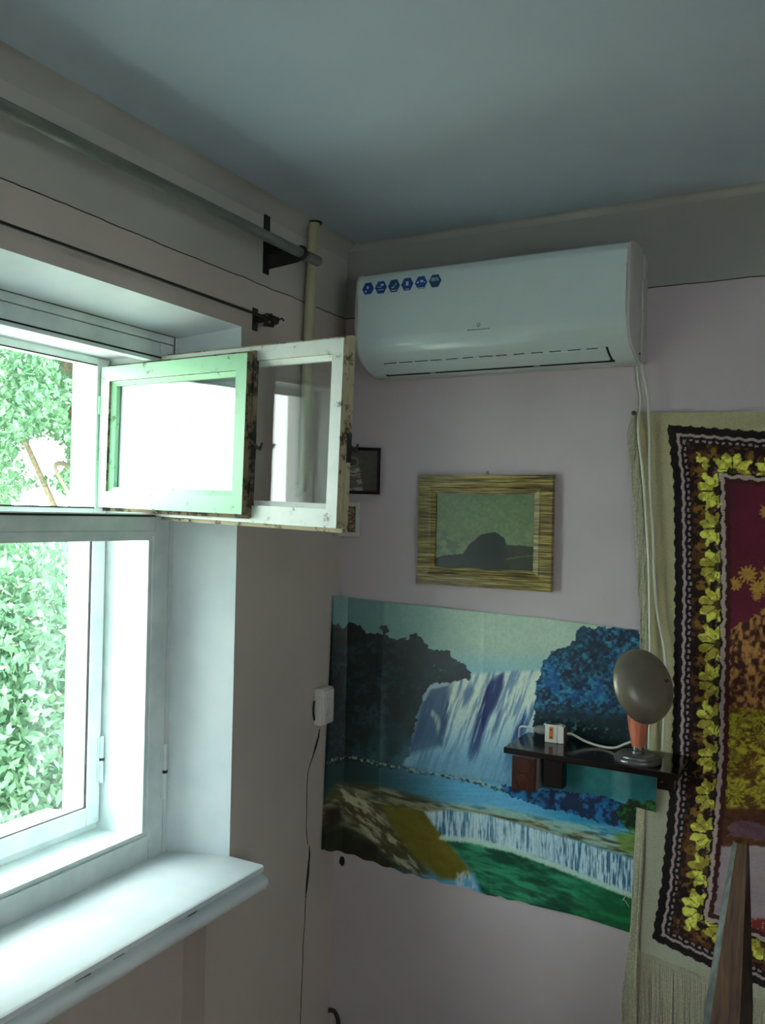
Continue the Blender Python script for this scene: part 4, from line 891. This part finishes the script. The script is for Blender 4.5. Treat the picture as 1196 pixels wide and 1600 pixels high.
b = B(); b.tube(spline([(-.770, 2.326, SZ + .028), (-.790, 2.325, SZ + .030), (-.815, 2.34, SZ + .024), (-.826, 2.36, SZ + .002), (-.828, 2.372, SZ - .03), (-.820, 2.378, .978)]), .0032, 8); b.done('cord', M['cord'], s, smooth=True)

# ------------------------------------------------------------------ table lamp
lx, ly = -.474, 2.262
lp = root('table_lamp', (lx, ly, SZ)); tag(lp, 'small lamp with bronze-grey dome shade and salmon stem on the black shelf', 'lamp')
b = B(); b.lathe([(0, .0003), (.057, .0003), (.0590, .005), (.0585, .009), (.055, .0125), (.0505, .0140), (.0500, .0175), (.046, .0200), (.040, .0205), (.038, .0190), (.018, .0205), (.016, .026), (0, .027)], 40, org=(lx, ly, SZ)); b.done('base', M['basem'], lp, smooth=True, angle=50)
b = B(); b.lathe([(.015, .024), (.0155, .034), (.0150, .040)], 24, org=(lx, ly, SZ)); b.done('collar', M['steel'], lp, smooth=True)
b = B(); b.lathe([(.0150, .036), (.019, .055), (.024, .085), (.0275, .112), (.028, .130), (.026, .142), (0, .146)], 28, org=(lx, ly, SZ)); b.done('stem', M['salmon'], lp, smooth=True, angle=60)
RIM = Vector((-.4670, 2.262, 1.2290))                    # rim centre; the dome leans up, right and towards the room
nr = (Vector((0, 0, 1.65)) - RIM).normalized(); rt = Vector((0, 0, 1)).cross(nr).normalized(); up_ = nr.cross(rt)
sd = rt * .954 + up_ * .30; ax = (nr * math.cos(.80) + sd * math.sin(.80)).normalized(); sd2 = sd * math.cos(.80) - nr * math.sin(.80)
SHC = RIM + ax * .02
rotS = ax.to_track_quat('Z', 'Y').to_matrix()
Rs, Hs = .095, .052
prof = [(Rs + .0015, -.0005)] + [(Rs * math.cos(a), Hs * math.sin(a)) for a in np.linspace(0, math.pi / 2, 14)]; prof[-1] = (0, Hs)
inner = [((Rs - .002) * math.cos(a), (Hs - .002) * math.sin(a) - .0008) for a in np.linspace(math.pi / 2, 0, 14)]; inner[0] = (0, Hs - .002)
b = B(); b.lathe(prof[::-1] + [(Rs - .002, -.0008)] + inner[::-1][1:], 56, org=SHC - ax * .02, rot=rotS); b.done('lamp_shade', M['shade'], lp, smooth=True, angle=50)
b = B(); b.lathe([(.005, 0), (.005, .006), (.0035, .009), (0, .0095)], 14, org=SHC - ax * .02 + ax * (Hs * .925 - .001) + sd2 * (Rs * .37), rot=rotS); b.done('shade_knob', M['steel'], lp, smooth=True)
b = B(); b.tube([(lx, ly, SZ + .14), tuple(SHC - ax * .002)], .006, 8); b.lathe([(.0, -.03), (.014, -.03), (.016, 0), (.016, .02), (0, .022)], 18, org=SHC - ax * .02, rot=rotS); b.done('bulb_holder', M['black'], lp, smooth=True)
b = B(); b.tube(spline([(-.682, 2.328, SZ + .026), (-.665, 2.332, SZ + .026), (-.630, 2.335, SZ + .012), (-.590, 2.335, SZ + .0045), (-.548, 2.325, SZ + .008), (-.515, 2.305, SZ + .028), (-.490, 2.275, SZ + .045)]), .0034, 8); tag(b.done('cord', M['cord'], lp, smooth=True), 'white cord')

# ------------------------------------------------------------------ painted plank standing at the lower right
T = Vector((-.205, 2.10, .934)); Q = Vector((-.222, 1.78, .002)); dd = (T - Q)
def sec(t, w):
    c = Q + dd * t; a = F0.cross(U0).normalized()
    r = Vector((R0.x, R0.y, 0)); f = Vector((F0.x, F0.y, 0))
    return [c - r * w * .5 + f * .010, c - r * w * .40 - f * .004, c + r * w * .16 - f * .008, c + r * w * .5 + f * .012, c + r * w * .45 + f * .035]
b = B(); rows = []
for t, w in ((0, .165), (.35, .130), (.66, .104), (.85, .068), (.97, .044), (1.0, .036)): rows.append([b.v(p) for p in sec(t, w)])
for a, c in zip(rows[:-1], rows[1:]):
    for k, mi in ((0, 1), (1, 0), (2, 2), (3, 2), (4, 2)): b.face([a[k], a[(k + 1) % 5], c[(k + 1) % 5], c[k]], mi)
b.face(rows[0][::-1]); b.face(rows[-1])
tag(b.done('wooden_plank', [M['plank'], M['plankl'], M['plankd']]), 'tapering wooden plank with streaked brown and ochre paint, leaning before the tapestry', 'plank')
# frayed cable end at the bottom near the corner
b = B(); z = Vector((-1.437, 2.385, .10)); b.tube(spline([(-1.452, 2.375, .058), (-1.437, 2.385, .055), (-1.425, 2.388, .035), (-1.418, 2.388, .0)], 5), .007, 8)
tag(b.done('loose_cable', M['black'], smooth=True), 'short black cable end low in the room corner under the poster', 'cable')

# ------------------------------------------------------------------ outdoors
b = B(); b.box((-60, -40, -1.6), (-1.95, 60, -1.5)); struct(b.done('ground', M['ground']))
b = B(); b.box((XO, Y0 - .2, -1.5), (X1 + .2, D + .2, -.12)); struct(b.done('trim_3', M['ext']))
LEAF = leafmat('leaf_green', None, None)
def leaves(name, N, centre, rad, size, holes, seed, cols, parent, thin=.0):
    g = np.random.default_rng(seed); pts = []
    c0 = np.array(centre); rd = np.array(rad)
    p = g.normal(size=(N * 3, 3)); p /= np.linalg.norm(p, axis=1)[:, None]; p = p * g.random((N * 3, 1)) ** (1 / 3) * rd + c0
    dens = fbm(p[:, 0] * 1.7 + p[:, 1] * 1.1, p[:, 2] * 1.7, seed, 3); p = p[dens > thin + .1 * g.random(len(p))]
    for hc, hr in holes: # openings through the crown, along the way one looks through it
        hc = np.array(hc); dv = hc - np.array(EYE); dv /= np.linalg.norm(dv); q = p - hc; q = q - (q @ dv)[:, None] * dv; p = p[np.linalg.norm(q, axis=1) > hr * (.8 + .4 * g.random(len(p)))]
    p = p[:N]; n = len(p)
    a = g.normal(size=(n, 3)); a[:, 2] -= .5; a /= np.linalg.norm(a, axis=1)[:, None]; r = g.normal(size=(n, 3)); w = np.cross(a, r); w /= np.linalg.norm(w, axis=1)[:, None]; nr = np.cross(a, w)
    s = (size * (.6 + .8 * g.random(n)))[:, None]
    V = np.stack([p - a * s, p + w * s * .45 - nr * s * .12, p + a * s, p - w * s * .45 - nr * s * .12], 1).reshape(-1, 3)
    me = bpy.data.meshes.new(name); me.vertices.add(n * 4); me.vertices.foreach_set('co', V.reshape(-1).astype(np.float32))
    me.loops.add(n * 4); me.loops.foreach_set('vertex_index', np.arange(n * 4, dtype=np.int32)); me.polygons.add(n); me.polygons.foreach_set('loop_start', np.arange(0, n * 4, 4, dtype=np.int32)); me.update(calc_edges=True)
    t = g.random(n)[:, None]; cc = np.array(cols[0]) * (1 - t) + np.array(cols[1]) * t; cc = np.repeat(cc, 4, 0)
    ca = me.color_attributes.new('print', 'FLOAT_COLOR', 'POINT'); q = np.ones((n * 4, 4), np.float32); q[:, :3] = lin(cc); ca.data.foreach_set('color', q.reshape(-1)); me.materials.append(LEAF)
    return tag(link(me, name, parent), kind='stuff')
tr = root('tree', (-9.0, 8.4, -1.5)); tag(tr, 'green leafy tree outside seen through the open vent window', 'tree')
def far(P): return [tuple(EYE + (Vector(p) - EYE) * 1.5) for p in P]
b = B(); b.tube(spline([(-9.0, 8.4, -1.52)] + far([(-5.9, 5.5, 0), (-6.0, 5.4, 1.2), (-5.9, 5.3, 2.2), (-6.1, 5.2, 3.6)])), .12, 10); b.done('trunk', M['bark'], tr, smooth=True)
for P_ in ([(-5.95, 5.35, 1.9), (-5.6, 4.9, 2.0), (-5.25, 4.5, 1.95), (-4.9, 4.35, 1.72)], [(-6.0, 5.3, 1.4), (-5.9, 4.8, 2.1), (-5.7, 4.5, 2.35), (-5.4, 4.4, 2.5)], [(-6.0, 5.2, 2.4), (-5.4, 4.9, 2.9), (-4.9, 4.8, 3.2)]):
    b = B(); b.tube(spline(far(P_)), [.045 - .03 * k / (8 * (len(P_) - 1)) for k in range(8 * (len(P_) - 1) + 1)], 7); b.done('branch', M['bark'], tr, smooth=True)
GR = ((.47, .62, .48), (.29, .46, .34))
leaves('foliage', 80000, (-8.4, 7.7, 3.3), (2.6, 2.7, 2.25), .042, [(far([q])[0], w * 1.5) for q, w in (((-5.2, 4.35, 2.02), .20), ((-5.2, 4.35, 1.58), .29), ((-5.0, 4.5, 2.35), .10), ((-5.1, 4.5, 2.72), .10), ((-5.0, 4.6, 1.85), .06))], 5, GR, tr, .30)
bu = root('bush', (-4.6, 3.9, -1.5)); tag(bu, 'pale green bush outside seen through the lower window pane', 'bush')
b = B()
for k in range(6): b.tube([(-4.6 + .1 * k, 3.9 - .05 * k, -1.52), (-4.8 + .2 * k, 4.1 - .14 * k, -.4), (-5.1 + .3 * k, 4.2 - .2 * k, .6)], [.03, .02, .01], 6)
b.done('stems', M['bark'], bu, smooth=True)
leaves('foliage', 50000, (-4.6, 3.5, .05), (1.1, 1.1, 1.6), .032, [], 9, ((.54, .67, .53), (.32, .48, .37)), bu, .34)
